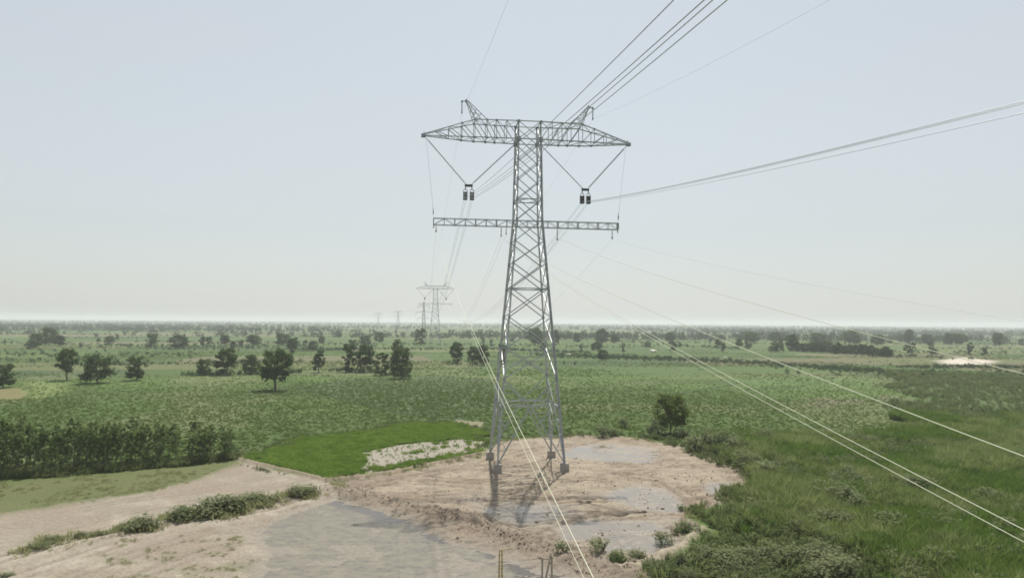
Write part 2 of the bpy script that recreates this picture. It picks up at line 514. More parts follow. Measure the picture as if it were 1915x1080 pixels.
def water_mat(name, deep, scum, amount, rough, drift=False):
    m, n, l, out = new_mat(name)
    geo = n.new('ShaderNodeNewGeometry')
    mp = n.new('ShaderNodeMapping')
    mp.inputs['Scale'].default_value = (.7, 1.5, 1) if drift else (.35, .6, 1)
    l.new(geo.outputs['Position'], mp.inputs['Vector'])
    nz = n.new('ShaderNodeTexNoise')
    nz.inputs['Scale'].default_value = .9
    nz.inputs['Detail'].default_value = 9
    nz.inputs['Roughness'].default_value = .66
    l.new(mp.outputs[0], nz.inputs['Vector'])
    n2 = n.new('ShaderNodeTexNoise')
    n2.inputs['Scale'].default_value = .12
    n2.inputs['Detail'].default_value = 3
    l.new(geo.outputs['Position'], n2.inputs['Vector'])
    ad = n.new('ShaderNodeMath'); ad.operation = 'ADD'
    l.new(nz.outputs['Fac'], ad.inputs[0])
    if drift:
        n3 = n.new('ShaderNodeTexNoise')
        n3.inputs['Scale'].default_value = 3.2
        n3.inputs['Detail'].default_value = 6
        n3.inputs['Roughness'].default_value = .7
        l.new(mp.outputs[0], n3.inputs['Vector'])
        av = n.new('ShaderNodeMath'); av.operation = 'ADD'
        l.new(nz.outputs['Fac'], av.inputs[0]); l.new(n3.outputs['Fac'], av.inputs[1])
        l.new(av.outputs[0], ad.inputs[0])
        sa = n.new('ShaderNodeAttribute'); sa.attribute_name = 'scum'
        l.new(sa.outputs['Fac'], ad.inputs[1])
    else:
        l.new(n2.outputs['Fac'], ad.inputs[1])
    mr = n.new('ShaderNodeMapRange')
    mr.inputs['From Min'].default_value, mr.inputs['From Max'].default_value = (1.18 - amount, 1.42 - amount) if not drift else (1.72, 2.18)
    l.new(ad.outputs[0], mr.inputs['Value'])
    mx = n.new('ShaderNodeMix'); mx.data_type = 'RGBA'
    mx.inputs[6].default_value = tuple(deep) + (1,)
    mx.inputs[7].default_value = tuple(scum) + (1,)
    l.new(mr.outputs[0], mx.inputs[0])
    b = n.new('ShaderNodeBsdfPrincipled')
    l.new(mx.outputs[2], b.inputs['Base Color'])
    rr = n.new('ShaderNodeMapRange')
    rr.inputs['To Min'].default_value, rr.inputs['To Max'].default_value = rough, .7
    l.new(mr.outputs[0], rr.inputs['Value'])
    l.new(rr.outputs[0], b.inputs['Roughness'])
    b.inputs['IOR'].default_value = 1.33
    bp = n.new('ShaderNodeBump')
    bp.inputs['Strength'].default_value = .25 if drift else .05
    bp.inputs['Distance'].default_value = .04
    l.new(nz.outputs['Fac'], bp.inputs['Height'])
    l.new(bp.outputs[0], b.inputs['Normal'])
    l.new(b.outputs[0], out.inputs['Surface'])
    return m

M_GROUND = ground_mat()
M_POND = water_mat('pond_scum', (.100, .086, .072), (.200, .184, .138), .08, .14, True)
M_PUDDLE = water_mat('puddle_water', (.205, .178, .145), (.235, .205, .165), .0, .10)
M_STEEL = simple_mat('galvanised_steel', (.41, .432, .45), .50, .35, .16, .6)
M_PLATE = simple_mat('gusset_steel', (.28, .30, .325), .55, .4, .2, 2)
M_CONC = simple_mat('weathered_concrete', (.31, .28, .245), .9, 0, .25, 2.5, .2)
M_GLASS = simple_mat('insulator_sheds', (.20, .205, .21), .35, 0, .12, 2)
M_IRON = simple_mat('dark_cast_iron', (.055, .06, .062), .55, .3, .25, 4)
M_ALU = simple_mat('aluminium_strand', (.48, .52, .56), .5, .35, .08, .1)
M_PALE = simple_mat('new_aluminium_strand', (.56, .57, .42), .6, 0, .06, .1)
M_BARK = simple_mat('bark', (.10, .082, .06), .9, 0, .35, 6)
M_PALEBARK = simple_mat('pale_bark', (.21, .19, .145), .9, 0, .35, 6)
M_BAMBOO = simple_mat('bamboo', (.40, .29, .09), .6, 0, .3, 4)
M_WOOD = simple_mat('grey_timber', (.34, .30, .23), .85, 0, .3, 5)
M_CLOD = simple_mat('wet_clod', (.085, .066, .05), .9, 0, .35, 3)
M_HEAP = simple_mat('pale_heap', (.55, .52, .45), .9, 0, .2, 1)
M_TREE = leaf_mat('tree_leaf', (.060, .098, .040), (.125, .170, .064), 0.47, 3.0)
M_FARTREE = leaf_mat('far_tree_leaf', (.055, .090, .046), (.100, .140, .066), 0.45, 60)
M_SAPLING = leaf_mat('sapling_leaf', (.125, .190, .072), (.230, .290, .115), 0.52, 4.0)
M_ACACIA = leaf_mat('acacia_leaf', (.085, .125, .034), (.190, .220, .060), 0.5, 2.0)
M_CROP = leaf_mat('crop_leaf', (.086, .140, .032), (.128, .180, .046), 0.5, 14)
M_PADDY = leaf_mat('paddy_leaf', (.105, .190, .034), (.230, .325, .066), 0.5, 2.5)
M_REED = leaf_mat('reed_leaf', (.072, .140, .026), (.155, .225, .050), 0.5, 7)
M_STRAW = leaf_mat('pale_reed_leaf', (.165, .220, .072), (.275, .300, .130), 0.5, 5)
M_WEED = leaf_mat('weed_leaf', (.100, .140, .052), (.200, .230, .098), 0.5, 7)
M_SHRUB = leaf_mat('shrub_leaf', (.160, .198, .098), (.270, .290, .160), 0.48, 4)
M_DRYGRASS = leaf_mat('dry_grass', (.235, .255, .115), (.31, .31, .16), 0.5, 3)

# ------------------------------------------------------------------ the ground: one sheet of land, cut into its kinds
def build_ground():
    th = np.concatenate([np.arange(-47, 47.001, .115), np.linspace(47, 313, 60)[1:-1]])
    th = np.radians(th)
    rows = [3, 8, 15, 22, 28, 34, 40, 45]
    ypx = np.arange(1200, 640, -1.25)
    rows += list(30940 / (ypx - 601.5))
    rows = [r for i, r in enumerate(rows) if i < 8 or r > 46]
    rows += list(np.geomspace(rows[-1] * 1.02, 16000, 90))
    rr = np.array(rows)
    nt, nr = len(th), len(rr)
    X = (rr[:, None] * np.sin(th)[None, :]).ravel()
    Y = (rr[:, None] * np.cos(th)[None, :]).ravel()
    c, h, wet, Z, wk, sd, pd = ground_colour(X, Y)
    X = np.append(X, 0.0); Y = np.append(Y, 0.0); h = np.append(h, 0.0)
    c = np.vstack([c, c[:1]]); wet = np.append(wet, 0)
    i, j = np.meshgrid(np.arange(nr - 1), np.arange(nt), indexing='ij')
    a = i * nt + j
    b = i * nt + (j + 1) % nt
    quads = np.stack([a, a + nt, b + nt, b], -1).reshape(-1, 4)
    cen = lambda arr: arr[quads[:, 0]]
    kind = np.zeros(len(quads), int)
    names = ['ground', 'crop_field', 'paddy_field', 'mud_ground', 'dirt_ground', 'pond_bed', 'weed_ground', 'meadow_ground']
    far = np.hypot(X, Y)
    kind[(cen(far[:-1]) < 330) & (cen(Y[:-1]) > 60)] = 1
    for k, key in ((6, 'weeds'), (4, 'sandy'), (7, 'meadow'), (3, 'work'), (2, 'paddy'), (5, 'pond')):
        kind[cen(Z[key]) > 0] = k
    co = np.stack([X, Y, h], -1)
    for k, nm in enumerate(names):
        q = quads[kind == k]
        extra = []
        if k == 0:
            jj = np.arange(nt)
            extra = np.stack([np.full(nt, nt * nr), jj, (jj + 1) % nt], -1)
        used = np.unique(np.concatenate([q.ravel(), np.array(extra).ravel().astype(int)]))
        remap = np.zeros(len(co), int)
        remap[used] = np.arange(len(used))
        me = bpy.data.meshes.new(nm)
        nq, ne = len(q), len(extra)
        me.vertices.add(len(used))
        me.vertices.foreach_set('co', co[used].ravel())
        loops = remap[q].ravel()
        starts = np.arange(nq) * 4
        if ne:
            loops = np.concatenate([loops, remap[extra].ravel()])
            starts = np.concatenate([starts, nq * 4 + np.arange(ne) * 3])
        me.loops.add(len(loops))
        me.loops.foreach_set('vertex_index', loops.astype(np.int32))
        me.polygons.add(nq + ne)
        me.polygons.foreach_set('loop_start', starts.astype(np.int32))
        me.polygons.foreach_set('use_smooth', np.ones(nq + ne, bool))
        me.update(calc_edges=True)
        ca = me.attributes.new('soil', 'FLOAT_COLOR', 'POINT')
        ca.data.foreach_set('color', np.concatenate([c[used], np.ones((len(used), 1))], 1).ravel().astype(np.float32))
        wa = me.attributes.new('wet', 'FLOAT', 'POINT')
        wa.data.foreach_set('value', wet[used].astype(np.float32))
        tag(obj(nm, me, M_GROUND), kind='structure')
build_ground()

# standing water: level sheets that the uneven ground breaks through
def sheet(name, pts, z, mat, grow=1.12):
    c = pts.mean(0)
    v = [(p[0], p[1], z) for p in (pts - c) * grow + c]
    o = obj(name, mesh(name, v, [tuple(range(len(v)))[::-1]]), mat)
    if o.data.polygons[0].normal.z < 0:
        o.data.flip_normals()
    return tag(o, kind='structure')
def pond_sheet():
    a, b = P['pond'].min(0) - 1, P['pond'].max(0) + 1
    nx, ny = 150, 150
    gx, gy = np.meshgrid(np.linspace(a[0], b[0], nx), np.linspace(a[1], b[1], ny))
    X, Y = gx.ravel(), gy.ravel()
    s = sdf(X, Y, P['pond'])
    idx = np.arange(nx * ny).reshape(ny, nx)
    q = np.stack([idx[:-1, :-1], idx[:-1, 1:], idx[1:, 1:], idx[1:, :-1]], -1).reshape(-1, 4)
    q = q[(s[q] > -.8).any(1)]
    me = bpy.data.meshes.new('pond_water')
    me.from_pydata(np.stack([X, Y, np.full(len(X), -.36)], -1).tolist(), [], q.tolist())
    # green scum drifts on the near side; open water is left along the dug berm
    d = seg_dist(X, Y, L['berm']) + 3.2 * (fbm(X, Y, 4, 3, 55) - .5)
    sc = sstep(2.2, 6.5, d)
    at = me.attributes.new('scum', 'FLOAT', 'POINT')
    at.data.foreach_set('value', sc.astype(np.float32))
    tag(obj('pond_water', me, M_POND), kind='structure')
pond_sheet()
for PUD_N, p in enumerate(PUD):
    sheet('puddle_water', p, -.215 + .006 * PUD_N, M_PUDDLE, 1.15)

# ------------------------------------------------------------------ transmission tower
T_X, T_Y = 2.55, 118.0
AZ = R(7.9)
U = Vector((-math.sin(AZ), math.cos(AZ), 0))       # along the line, away from the camera
V = Vector((math.cos(AZ), math.sin(AZ), 0))        # along the crossarms
UNIT_ANGLE = mesh('steel_angle', [(x, y, z) for z in (0, 1) for x, y in ANGLE_PROFILE], ANGLE_FACES)
UNIT_ANGLE.materials.append(M_STEEL)
_pm = MB(); _pm.box((0, 0, 0), (1, 1, 1))
UNIT_PLATE = mesh('steel_plate', _pm.v, _pm.f)
UNIT_PLATE.materials.append(M_PLATE)

W_TOP, W_WAIST, W_BASE = 3.8, 4.3, 10.9
Z_TOP, Z_WAIST, Z_BASE = 54.7, 41.0, 0.9
def half(z):
    if z >= Z_WAIST:
        return (W_WAIST + (W_TOP - W_WAIST) * (z - Z_WAIST) / (Z_TOP - Z_WAIST)) / 2
    return (W_BASE + (W_WAIST - W_BASE) * (z - Z_BASE) / (Z_WAIST - Z_BASE)) / 2
def corner(i, z):
    s = ((-1, -1), (1, -1), (1, 1), (-1, 1))[i % 4]
    return Vector((s[0] * half(z), s[1] * half(z), z))
def arm_half_depth(v):
    v = abs(v)
    if v < 1.9: return 1.9
    if v < 10.5: return 1.9 - .5 * (v - 1.9) / 8.6
    return 1.4 - 1.22 * (v - 10.5) / (17.9 - 10.5)
def arm_top(v):
    v = abs(v)
    return 57.75 if v <= 9.25 else 57.75 - 2.55 * (v - 9.25) / (17.9 - 9.25)
def arm_bot(v):
    return Z_TOP + .3 * max(0, abs(v) - 9.25) / 8.65

def members():
    """every steel member as (part group, name, p0, p1, width) in the tower's own axes"""
    m = []
    lv = [54.7, 51.3, 47.9, 44.5, 41.0, 37.4, 33.6, 29.4, 24.6, 19.6, 14.6]
    for i in range(4):
        m.append(('leg', 'leg', corner(i, Z_BASE), corner(i, Z_WAIST), .31))
        m.append(('leg', 'leg', corner(i, Z_WAIST), corner(i, 57.75 if False else Z_TOP), .28))
        m.append(('leg', 'leg', corner(i, Z_TOP), Vector((corner(i, Z_TOP).x, corner(i, Z_TOP).y, 57.75)), .24))
    for f in range(4):
        for a, b in zip(lv[:-1], lv[1:]):
            w = .13 if a > 40 else .16
            m.append(('brace', 'brace', corner(f, a), corner(f + 1, b), w))
            m.append(('brace', 'brace', corner(f + 1, a), corner(f, b), w))
        zt, zm = 14.6, 10.2
        mid = (corner(f, zm) + corner(f + 1, zm)) / 2
        for k in (f, f + 1):
            m.append(('brace', 'brace', corner(k, zt), mid, .15))
            m.append(('brace', 'brace', corner(k, zm), mid, .16))
            foot = corner(k, Z_BASE)
            m.append(('brace', 'brace', mid, foot + Vector((0, 0, .15)), .19))
            for t in (.25, .5, .75):
                q = mid.lerp(foot, t)
                zq = q.z
                m.append(('brace', 'redundant_brace', corner(k, zq), q, .10))
                zn = zq + 2.3
                m.append(('brace', 'redundant_brace', corner(k, min(zn, zm)), q, .10))
            q = corner(k, zt).lerp(mid, .5)
            m.append(('brace', 'redundant_brace', corner(k, 12.4), q, .10))
        for z in (44.5, 29.4):
            m.append(('brace', 'brace', corner(f, z), corner(f + 1, z), .16))
    for z in (44.5, 29.4, 10.2):
        mids = [(corner(f, z) + corner(f + 1, z)) / 2 for f in range(4)]
        for f in range(4):
            m.append(('brace', 'brace', mids[f], mids[(f + 1) % 4], .12))
    # upper crossarm
    nodes = [1.9, 3.9, 5.6, 7.2, 9.25, 11.4, 13.6, 15.8]
    for s in (-1, 1):
        for e in (-1, 1):
            B = lambda v: Vector((s * v, e * arm_half_depth(v), arm_bot(v)))
            T = lambda v: Vector((s * v, e * arm_half_depth(v), arm_top(v)))
            m.append(('upper_crossarm', 'chord', B(1.9), B(10.5), .20))
            m.append(('upper_crossarm', 'chord', B(10.5), B(17.9), .18))
            m.append(('upper_crossarm', 'chord', T(1.9), T(9.25), .18))
            m.append(('upper_crossarm', 'chord', T(9.25), T(17.75), .16))
            for k, v in enumerate(nodes):
                if k and v < 15:
                    m.append(('upper_crossarm', 'brace', B(v), T(v), .10))
                nx = nodes[k + 1] if k + 1 < len(nodes) else None
                if nx:
                    m.append(('upper_crossarm', 'brace', T(nx), B(v), .12))
        prev = None
        for k, v in enumerate(nodes):
            d = arm_half_depth(v)
            for g in (arm_bot, arm_top):
                m.append(('upper_crossarm', 'brace', Vector((s * v, -d, g(v))), Vector((s * v, d, g(v))), .09))
                if k + 1 < len(nodes):
                    n_ = nodes[k + 1]
                    e = 1 if k % 2 else -1
                    m.append(('upper_crossarm', 'brace', Vector((s * v, e * d, g(v))), Vector((s * n_, -e * arm_half_depth(n_), g(n_))), .09))
        # earth wire peak
        ap = Vector((s * 10.65, 0, 61.25))
        for e in (-1, 1):
            for v in (7.2, 9.25):
                b0 = Vector((s * v, e * arm_half_depth(v), 57.75))
                m.append(('earth_wire_peak%d' % s, 'chord', b0, ap + Vector((s * (-.25 if v < 9 else .05), e * .16, 0)), .13))
            for t0, t1 in ((.28, .28), (.52, .52), (.74, .74)):
                a0 = Vector((s * 7.2, e * arm_half_depth(7.2), 57.75)).lerp(ap, t0)
                a1 = Vector((s * 9.25, e * arm_half_depth(9.25), 57.75)).lerp(ap, t1)
                m.append(('earth_wire_peak%d' % s, 'brace', a0, a1, .08))
                a2 = Vector((s * 9.25, e * arm_half_depth(9.25), 57.75)).lerp(ap, t0 - .24)
                m.append(('earth_wire_peak%d' % s, 'brace', a2, a0, .08))
        m.append(('earth_wire_peak%d' % s, 'chord', ap, ap + Vector((s * .75, 0, -.1)), .16))
        m.append(('earth_wire_peak%d' % s, 'chord', ap + Vector((0, 0, -.1)), ap + Vector((0, 0, .35)), .2))
        m.append(('upper_crossarm', 'brace', Vector((s * 17.7, 0, arm_bot(17.7))), Vector((s * 17.7, 0, arm_bot(17.7) + .75)), .12))
    # head of the body between the arms
    for f in range(4):
        a, b = corner(f, Z_TOP), corner(f + 1, Z_TOP)
        at, bt = Vector((a.x, a.y, 57.75)), Vector((b.x, b.y, 57.75))
        for p, q, w in ((a, b, .18), (at, bt, .15), (a, bt, .12), (b, at, .12)):
            m.append(('upper_crossarm', 'brace', p, q, w))
    # lower crossarm: a slim box girder through the body
    zb, zt, e0, Lh = 39.95, 41.05, .5, 15.9
    for e in (-e0, e0):
        for z in (zb, zt):
            for s in (-1, 1):
                m.append(('lower_crossarm', 'chord', Vector((0, e, z)), Vector((s * Lh, e, z)), .11))
        for k in range(-9, 10):
            v = k * Lh / 9
            m.append(('lower_crossarm', 'brace', Vector((v, e, zb)), Vector((v, e, zt)), .15 if k % 2 else .09))
            if k < 9:
                n_ = (k + 1) * Lh / 9
                z0, z1 = (zb, zt) if k % 2 else (zt, zb)
                m.append(('lower_crossarm', 'brace', Vector((v, e, z0)), Vector((n_, e, z1)), .07))
    for k in range(-9, 10, 1):
        v = k * Lh / 9
        for z in (zb, zt):
            m.append(('lower_crossarm', 'brace', Vector((v, -e0, z)), Vector((v, e0, z)), .08))
    for s in (-1, 1):
        m.append(('lower_crossarm', 'chord', Vector((s * Lh, 0, zb - .55)), Vector((s * Lh, 0, zt + .15)), .16))
    return m

def plates():
    m = []
    for z in (Z_TOP, 57.7):
        for i in range(4):
            c = corner(i, Z_TOP)
            m.append((Vector((c.x, c.y, z)), (.62 if z < 56 else .45, .62 if z < 56 else .45, .75 if z < 56 else .4), 'upper_crossarm'))
    for z in (51.3, 47.9, 44.5, 41.0, 37.4, 33.6, 29.4, 24.6, 19.6, 14.6, 10.2):
        for i in range(4):
            m.append((corner(i, z), (.36, .36, .5), 'tower'))
    for s in (-1, 1):
        for e in (-1, 1):
            for v in (5.6, 7.2, 9.25, 11.4):
                m.append((Vector((s * v, e * arm_half_depth(v), arm_bot(v))), (.36, .24, .3), 'upper_crossarm'))
                m.append((Vector((s * v, e * arm_half_depth(v), arm_top(v))), (.32, .22, .26), 'upper_crossarm'))
        m.append((Vector((s * 17.8, 0, arm_bot(17.8))), (.75, .62, .55), 'upper_crossarm'))
        m.append((Vector((s * 10.65, 0, 61.2)), (.38, .4, .4), 'earth_wire_peak%d' % s))
        m.append((Vector((s * 11.4, 0, 61.1)), (.3, .3, .34), 'earth_wire_peak%d' % s))
    return m

MEMBERS, PLATES = members(), plates()
T_BASE = Vector((T_X, T_Y, 0))
def t2w(p):
    return T_BASE + V * p[0] + U * p[1] + Vector((0, 0, p[2]))

def place_angle(name, p0, p1, w, parent):
    o = bpy.data.objects.new(name, UNIT_ANGLE)
    COL.objects.link(o)
    o.parent = parent
    d = p1 - p0
    o.location = p0
    o.rotation_mode = 'QUATERNION'
    o.rotation_quaternion = d.to_track_quat('Z', 'Y')
    o.scale = (w, w, d.length)
    return o

tower = empty('transmission_tower', T_BASE)
tower.rotation_euler = (0, 0, AZ)
tag(tower, 'tall grey steel lattice pylon standing on four concrete footings in the muddy clearing', 'pylon', 'pylons of the same power line')
sub = {}
for key, nm in (('upper_crossarm', 'upper_crossarm'), ('lower_crossarm', 'lower_crossarm'), ('earth_wire_peak-1', 'earth_wire_peak'), ('earth_wire_peak1', 'earth_wire_peak')):
    sub[key] = empty(nm, (0, 0, 0), tower)
for i in range(4):
    b = MB()
    for g, n_, p0, p1, w in [q for q in MEMBERS if q[0] == 'leg'][i * 3:i * 3 + 3]:
        b.angle(p0, p1, w)
    b.build('leg', M_STEEL, tower)
for g, n_, p0, p1, w in MEMBERS:
    if g == 'brace':
        place_angle(n_, p0, p1, w, tower)
    elif g in sub:
        place_angle(n_, p0, p1, w, sub[g])
for c, d, g in PLATES:
    o = obj('gusset_plate', UNIT_PLATE, None, sub.get(g, tower), c)
    o.scale = d
# concrete footings, a little cap on a pedestal, and the leg stub
for i in range(4):
    c = corner(i, Z_BASE)
    b = MB()
    b.box((c.x, c.y, .15), (1.25, 1.25, 1.9))
    b.box((c.x, c.y, 1.13), (1.1, 1.1, .1))
    b.build('footing', M_CONC, tower)
# thin stays from the tips of the upper arm to the ends of the lower one
for s in (-1, 1):
    b = MB()
    b.tube([(s * 17.4, 0, 54.7), (s * 16.6, 0, 48.0), (s * 15.9, 0, 41.2)], .02, 5)
    b.build('stay_wire', M_ALU, tower)
    b = MB()
    b.box((s * 16.0, 0, 42.1), (.16, .16, .7)); b.tube([(s * 16.0, 0, 42.4), (s * 16.08, 0, 42.9)], .05, 5)
    b.build('turnbuckle', M_PLATE, tower)

# the pylons of the line far behind: the same steel joined into its large parts
FAR = {}
def far_pylon(loc, rz, label, grp, thick):
    root = empty('transmission_tower', loc)
    root.rotation_euler = (0, 0, rz)
    tag(root, label, 'pylon', grp)
    if thick not in FAR:
        FAR[thick] = {}
        for part, keys in (('tower_body', ('leg', 'brace')), ('upper_crossarm', ('upper_crossarm',)), ('lower_crossarm', ('lower_crossarm',)),
                           ('earth_wire_peak', ('earth_wire_peak-1',)), ('earth_wire_peak ', ('earth_wire_peak1',))):
            b = MB()
            for g, n_, p0, p1, w in MEMBERS:
                if g in keys:
                    b.angle(p0, p1, w * thick)
            for c, d, g in PLATES:
                if g in keys or (part == 'tower_body' and g == 'tower'):
                    b.box(c, d)
            FAR[thick][part] = mesh(part.strip(), b.v, b.f)
    for part, me in FAR[thick].items():
        obj(part.strip(), me, M_STEEL, root)
    b = MB()
    for s in (-1, 1):
        b.tube([(s * 17.3, 0, 54.4), (s * 10.3, 0, 46.6)], .12, 5)
        b.tube([(s * 2.4, 0, 54.2), (s * 9.9, 0, 46.6)], .12, 5)
        b.box((s * 10.1, 0, 45.4), (1.3, .5, 1.8))
    b.build('insulator_pair', M_GLASS, root)
    return root
SPAN = 547.0
T2 = T_BASE + U * SPAN
far_pylon(T2, AZ, 'distant pylon with wide flat top arm, tallest of those on the horizon', 'pylons of the same power line', 1.0)
def at_px(px, d):
    return Vector(((px - CX) / F_PX * d, d, 0))
far_pylon(at_px(745, 2350), R(20), 'tiny hazy T-shaped pylon on the horizon, second from the left', 'pylons of the same power line', 1.6)
far_pylon(at_px(708, 2950), R(20), 'tiniest faint pylon on the horizon, farthest left', 'pylons of the same power line', 1.8)

# the three-armed pylon of another line
def triple_arm(loc):
    root = empty('three_arm_pylon', loc)
    tag(root, 'hazy far pylon with three stacked crossarms beside the wide-armed one', 'pylon')
    b = MB()
    hw = lambda z: 2.6 + (.5 - 2.6) * z / 45
    co = lambda i, z: Vector((((-1, 1, 1, -1)[i % 4]) * hw(z), ((-1, -1, 1, 1)[i % 4]) * hw(z), z))
    lv = [0, 7, 13.5, 19, 24, 28.5, 33, 37, 41, 45]
    for i in range(4):
        b.angle(co(i, 0), co(i, 45), .3)
        for a, c in zip(lv[:-1], lv[1:]):
            b.angle(co(i, a), co(i + 1, c), .16)
            b.angle(co(i + 1, a), co(i, c), .16)
    b.build('tower_body', M_STEEL, root)
    for z, w in ((40, 6.5), (33.5, 8.5), (27, 7.2)):
        b = MB()
        for s in (-1, 1):
            for e in (-1, 1):
                b.angle((s * hw(z), e * hw(z), z), (s * w, 0, z), .2)
                b.angle((s * hw(z + 1.6), e * hw(z + 1.6), z + 1.6), (s * w, 0, z), .18)
            b.tube([(s * w, 0, z), (s * w, 0, z - 3.2)], .14, 5)
        b.build('crossarm', M_STEEL, root)
triple_arm(at_px(793, 745))

# ------------------------------------------------------------------ insulator strings, stringing blocks
def insulator(p0, p1, label):
    p0, p1 = t2w(p0), t2w(p1)
    root = empty('insulator_string', p0)
    tag(root, label, 'insulator', 'long insulator strings of the two V hangers')
    d = p1 - p0
    root.rotation_mode = 'QUATERNION'
    root.rotation_quaternion = d.to_track_quat('Z', 'Y')
    Ls = d.length
    b = MB()
    pts, rad, z = [], [], .55
    while z < Ls - .55:
        pts += [(0, 0, z), (0, 0, z + .05), (0, 0, z + .06)]
        rad += [.055, .15, .055]
        z += .17
    pts.append((0, 0, Ls - .55)); rad.append(.055)
    b.tube(pts, rad, 8)
    b.build('insulator_sheds', M_GLASS, root)
    for z0 in (.0, Ls - .55):
        c = MB()
        c.tube([(0, 0, z0), (0, 0, z0 + .55)], .045, 6)
        c.box((0, 0, z0 + .27), (.16, .08, .3))
        c.build('end_fitting', M_PLATE, root)
YV, YZ = 10.1, 46.9
for s, side in ((-1, 'left'), (1, 'right')):
    insulator((s * 17.35, 0, 54.6), (s * (YV + .38), 0, YZ), 'slanting insulator string from the %s tip of the top arm to the block pair' % side)
    insulator((s * 2.15, 0, 54.3), (s * (YV - .38), 0, YZ), 'slanting insulator string from pylon body down to the %s block pair' % side)
    root = empty('stringing_block', t2w((s * YV, 0, YZ)))
    root.rotation_euler = (0, 0, AZ)
    tag(root, 'pair of dark stringing blocks under the yoke of the %s V hanger' % side, 'stringing block', 'stringing blocks under the V hangers')
    b = MB(); b.box((0, 0, -.12), (1.35, .14, .42)); b.build('yoke_plate', M_IRON, root)
    for e in (-1, 1):
        b = MB()
        b.tube([(e * .52, 0, -.3), (e * .56, 0, -.75)], .08, 6)
        # open bow above the sheave case
        b.tube([(e * .56 - .30, 0, -1.25), (e * .56 - .30, 0, -.98), (e * .56 - .14, 0, -.78), (e * .56 + .14, 0, -.78), (e * .56 + .30, 0, -.98), (e * .56 + .30, 0, -1.25)], .06, 6)
        b.build('bow', M_IRON, root)
        b = MB()
        for q in (-.25, .0, .25):
            b.box((e * .56 + q, 0, -1.9), (.18, .62, 1.32))
        b.box((e * .56, 0, -2.5), (.72, .5, .1)); b.box((e * .56, 0, -1.3), (.72, .5, .1))
        b.build('sheave_case', M_IRON, root)
        b = MB()
        b.tube([(e * .56 - .37, 0, -1.9), (e * .56 + .37, 0, -1.9)], .09, 8)
        b.build('axle', M_PLATE, root)
# short insulators and hanging fittings under the lower arm and the peaks
def hanger(p, ln, r, label, cat='insulator', grp='short hanging insulators'):
    root = empty('hanging_insulator', t2w(p))
    tag(root, label, cat, grp)
    b = MB()
    pts, rad, z = [(0, 0, 0)], [.04], -.2
    while z > -ln + .25:
        pts += [(0, 0, z), (0, 0, z - .04), (0, 0, z - .05)]; rad += [.05, r, .05]; z -= .13
    pts.append((0, 0, -ln + .1)); rad.append(.05)
    b.tube(pts, rad, 8); b.build('insulator_sheds', M_GLASS, root)
    b = MB(); b.box((0, 0, -ln), (.18, .45, .26)); b.tube([(0, -.3, -ln - .1), (0, .3, -ln - .1)], .07, 6)
    b.build('clamp', M_IRON, root)
hanger((-4.5, 0, 39.9), 1.5, .14, 'short insulator under the lower arm just left of the pylon body')
hanger((-3.6, .4, 39.9), 1.1, .12, 'smaller hook-like hanger under lower arm nearest the pylon body')
hanger((5.2, 0, 39.9), 1.9, .15, 'short insulator under the lower arm just right of the pylon body')
hanger((14.9, 0, 39.9), 1.4, .14, 'short insulator under the right end of the lower arm')
hanger((-15.5, 0, 39.9), 1.0, .13, 'short insulator under the left end of the lower arm')
hanger((-11.4, 0, 60.95), 1.7, .13, 'short insulator hanging from the left horn of the pylon')
hanger((11.4, 0, 60.95), 1.7, .13, 'short insulator hanging from the right horn of the pylon')

# ------------------------------------------------------------------ wires
def sag_through(p0, px, py):
    """sag of a level span that starts at p0 and is seen at a place of the photograph"""
    w0 = t2w(p0)
    r = ray(px, py)
    n = V                                          # normal of the wire's vertical plane
    t = (w0 - Vector((0, 0, CAM_H))).dot(n) / r.dot(n)
    q = Vector((0, 0, CAM_H)) + r * t
    s = -(q - w0).dot(U) / SPAN
    return (w0.z - q.z) / (4 * s * (1 - s))

def wire(name, p0, sag_near, sag_far, r, mat, label, cat, grp, near_end=.52):
    w0 = t2w(p0)
    pts = []
    for s in np.linspace(near_end, 0, 70):
        pts.append(w0 - U * (s * SPAN) - Vector((0, 0, 4 * sag_near * s * (1 - s))))
    for s in np.linspace(0, 1, 60)[1:]:
        pts.append(w0 + U * (s * SPAN) - Vector((0, 0, 4 * sag_far * s * (1 - s))))
    b = MB()
    b.tube([p - w0 for p in pts], r, 6)
    o = b.build(name, mat, smooth=True, loc=w0)
    return tag(o, label, cat, grp)

zc = YZ - 2.3
for dv, px, py, lab in ((-.72, 1260, 0, 'uppermost grey conductor climbing to the top edge from the left V hanger'),
                        (-.40, 1317, 0, 'second of four grey conductors climbing to the top edge, counted from the left'),
                        (.40, 1333, 0, 'third of four grey conductors climbing to the top edge, counted from the left'),
                        (.72, 1360, 0, 'lowest grey conductor of the four climbing to the top edge')):
    p = (-YV + dv, 0, zc)
    wire('conductor_wire', p, sag_through(p, px, py), 20.7 + dv * .5, .021, M_ALU, lab, 'power line', 'conductors of the left V hanger')
for dv, px, py, lab in ((-.72, 1915, 189, 'upper conductor of the close pair rising from the right V hanger to the right edge'),
                        (-.40, 1915, 191.5, 'middle conductor of the close pair rising from the right V hanger to the right edge'),
                        (.40, 1915, 193.5, 'lower conductor of the close group rising from the right V hanger to the right edge'),
                        (.72, 1915, 211, 'separate lowest conductor rising from the right V hanger to the right edge')):
    p = (YV + dv, 0, zc)
    wire('conductor_wire', p, sag_through(p, px, py), 20.7 + dv * .5, .021, M_ALU, lab, 'power line', 'conductors of the right V hanger')
p = (-11.4, 0, 59.2)
wire('earth_wire', p, sag_through(p, 950, 0), 17.0, .010, M_ALU, 'thin earth wire rising to the top edge from the left horn', 'power line', 'earth wires')
p = (11.4, 0, 59.2)
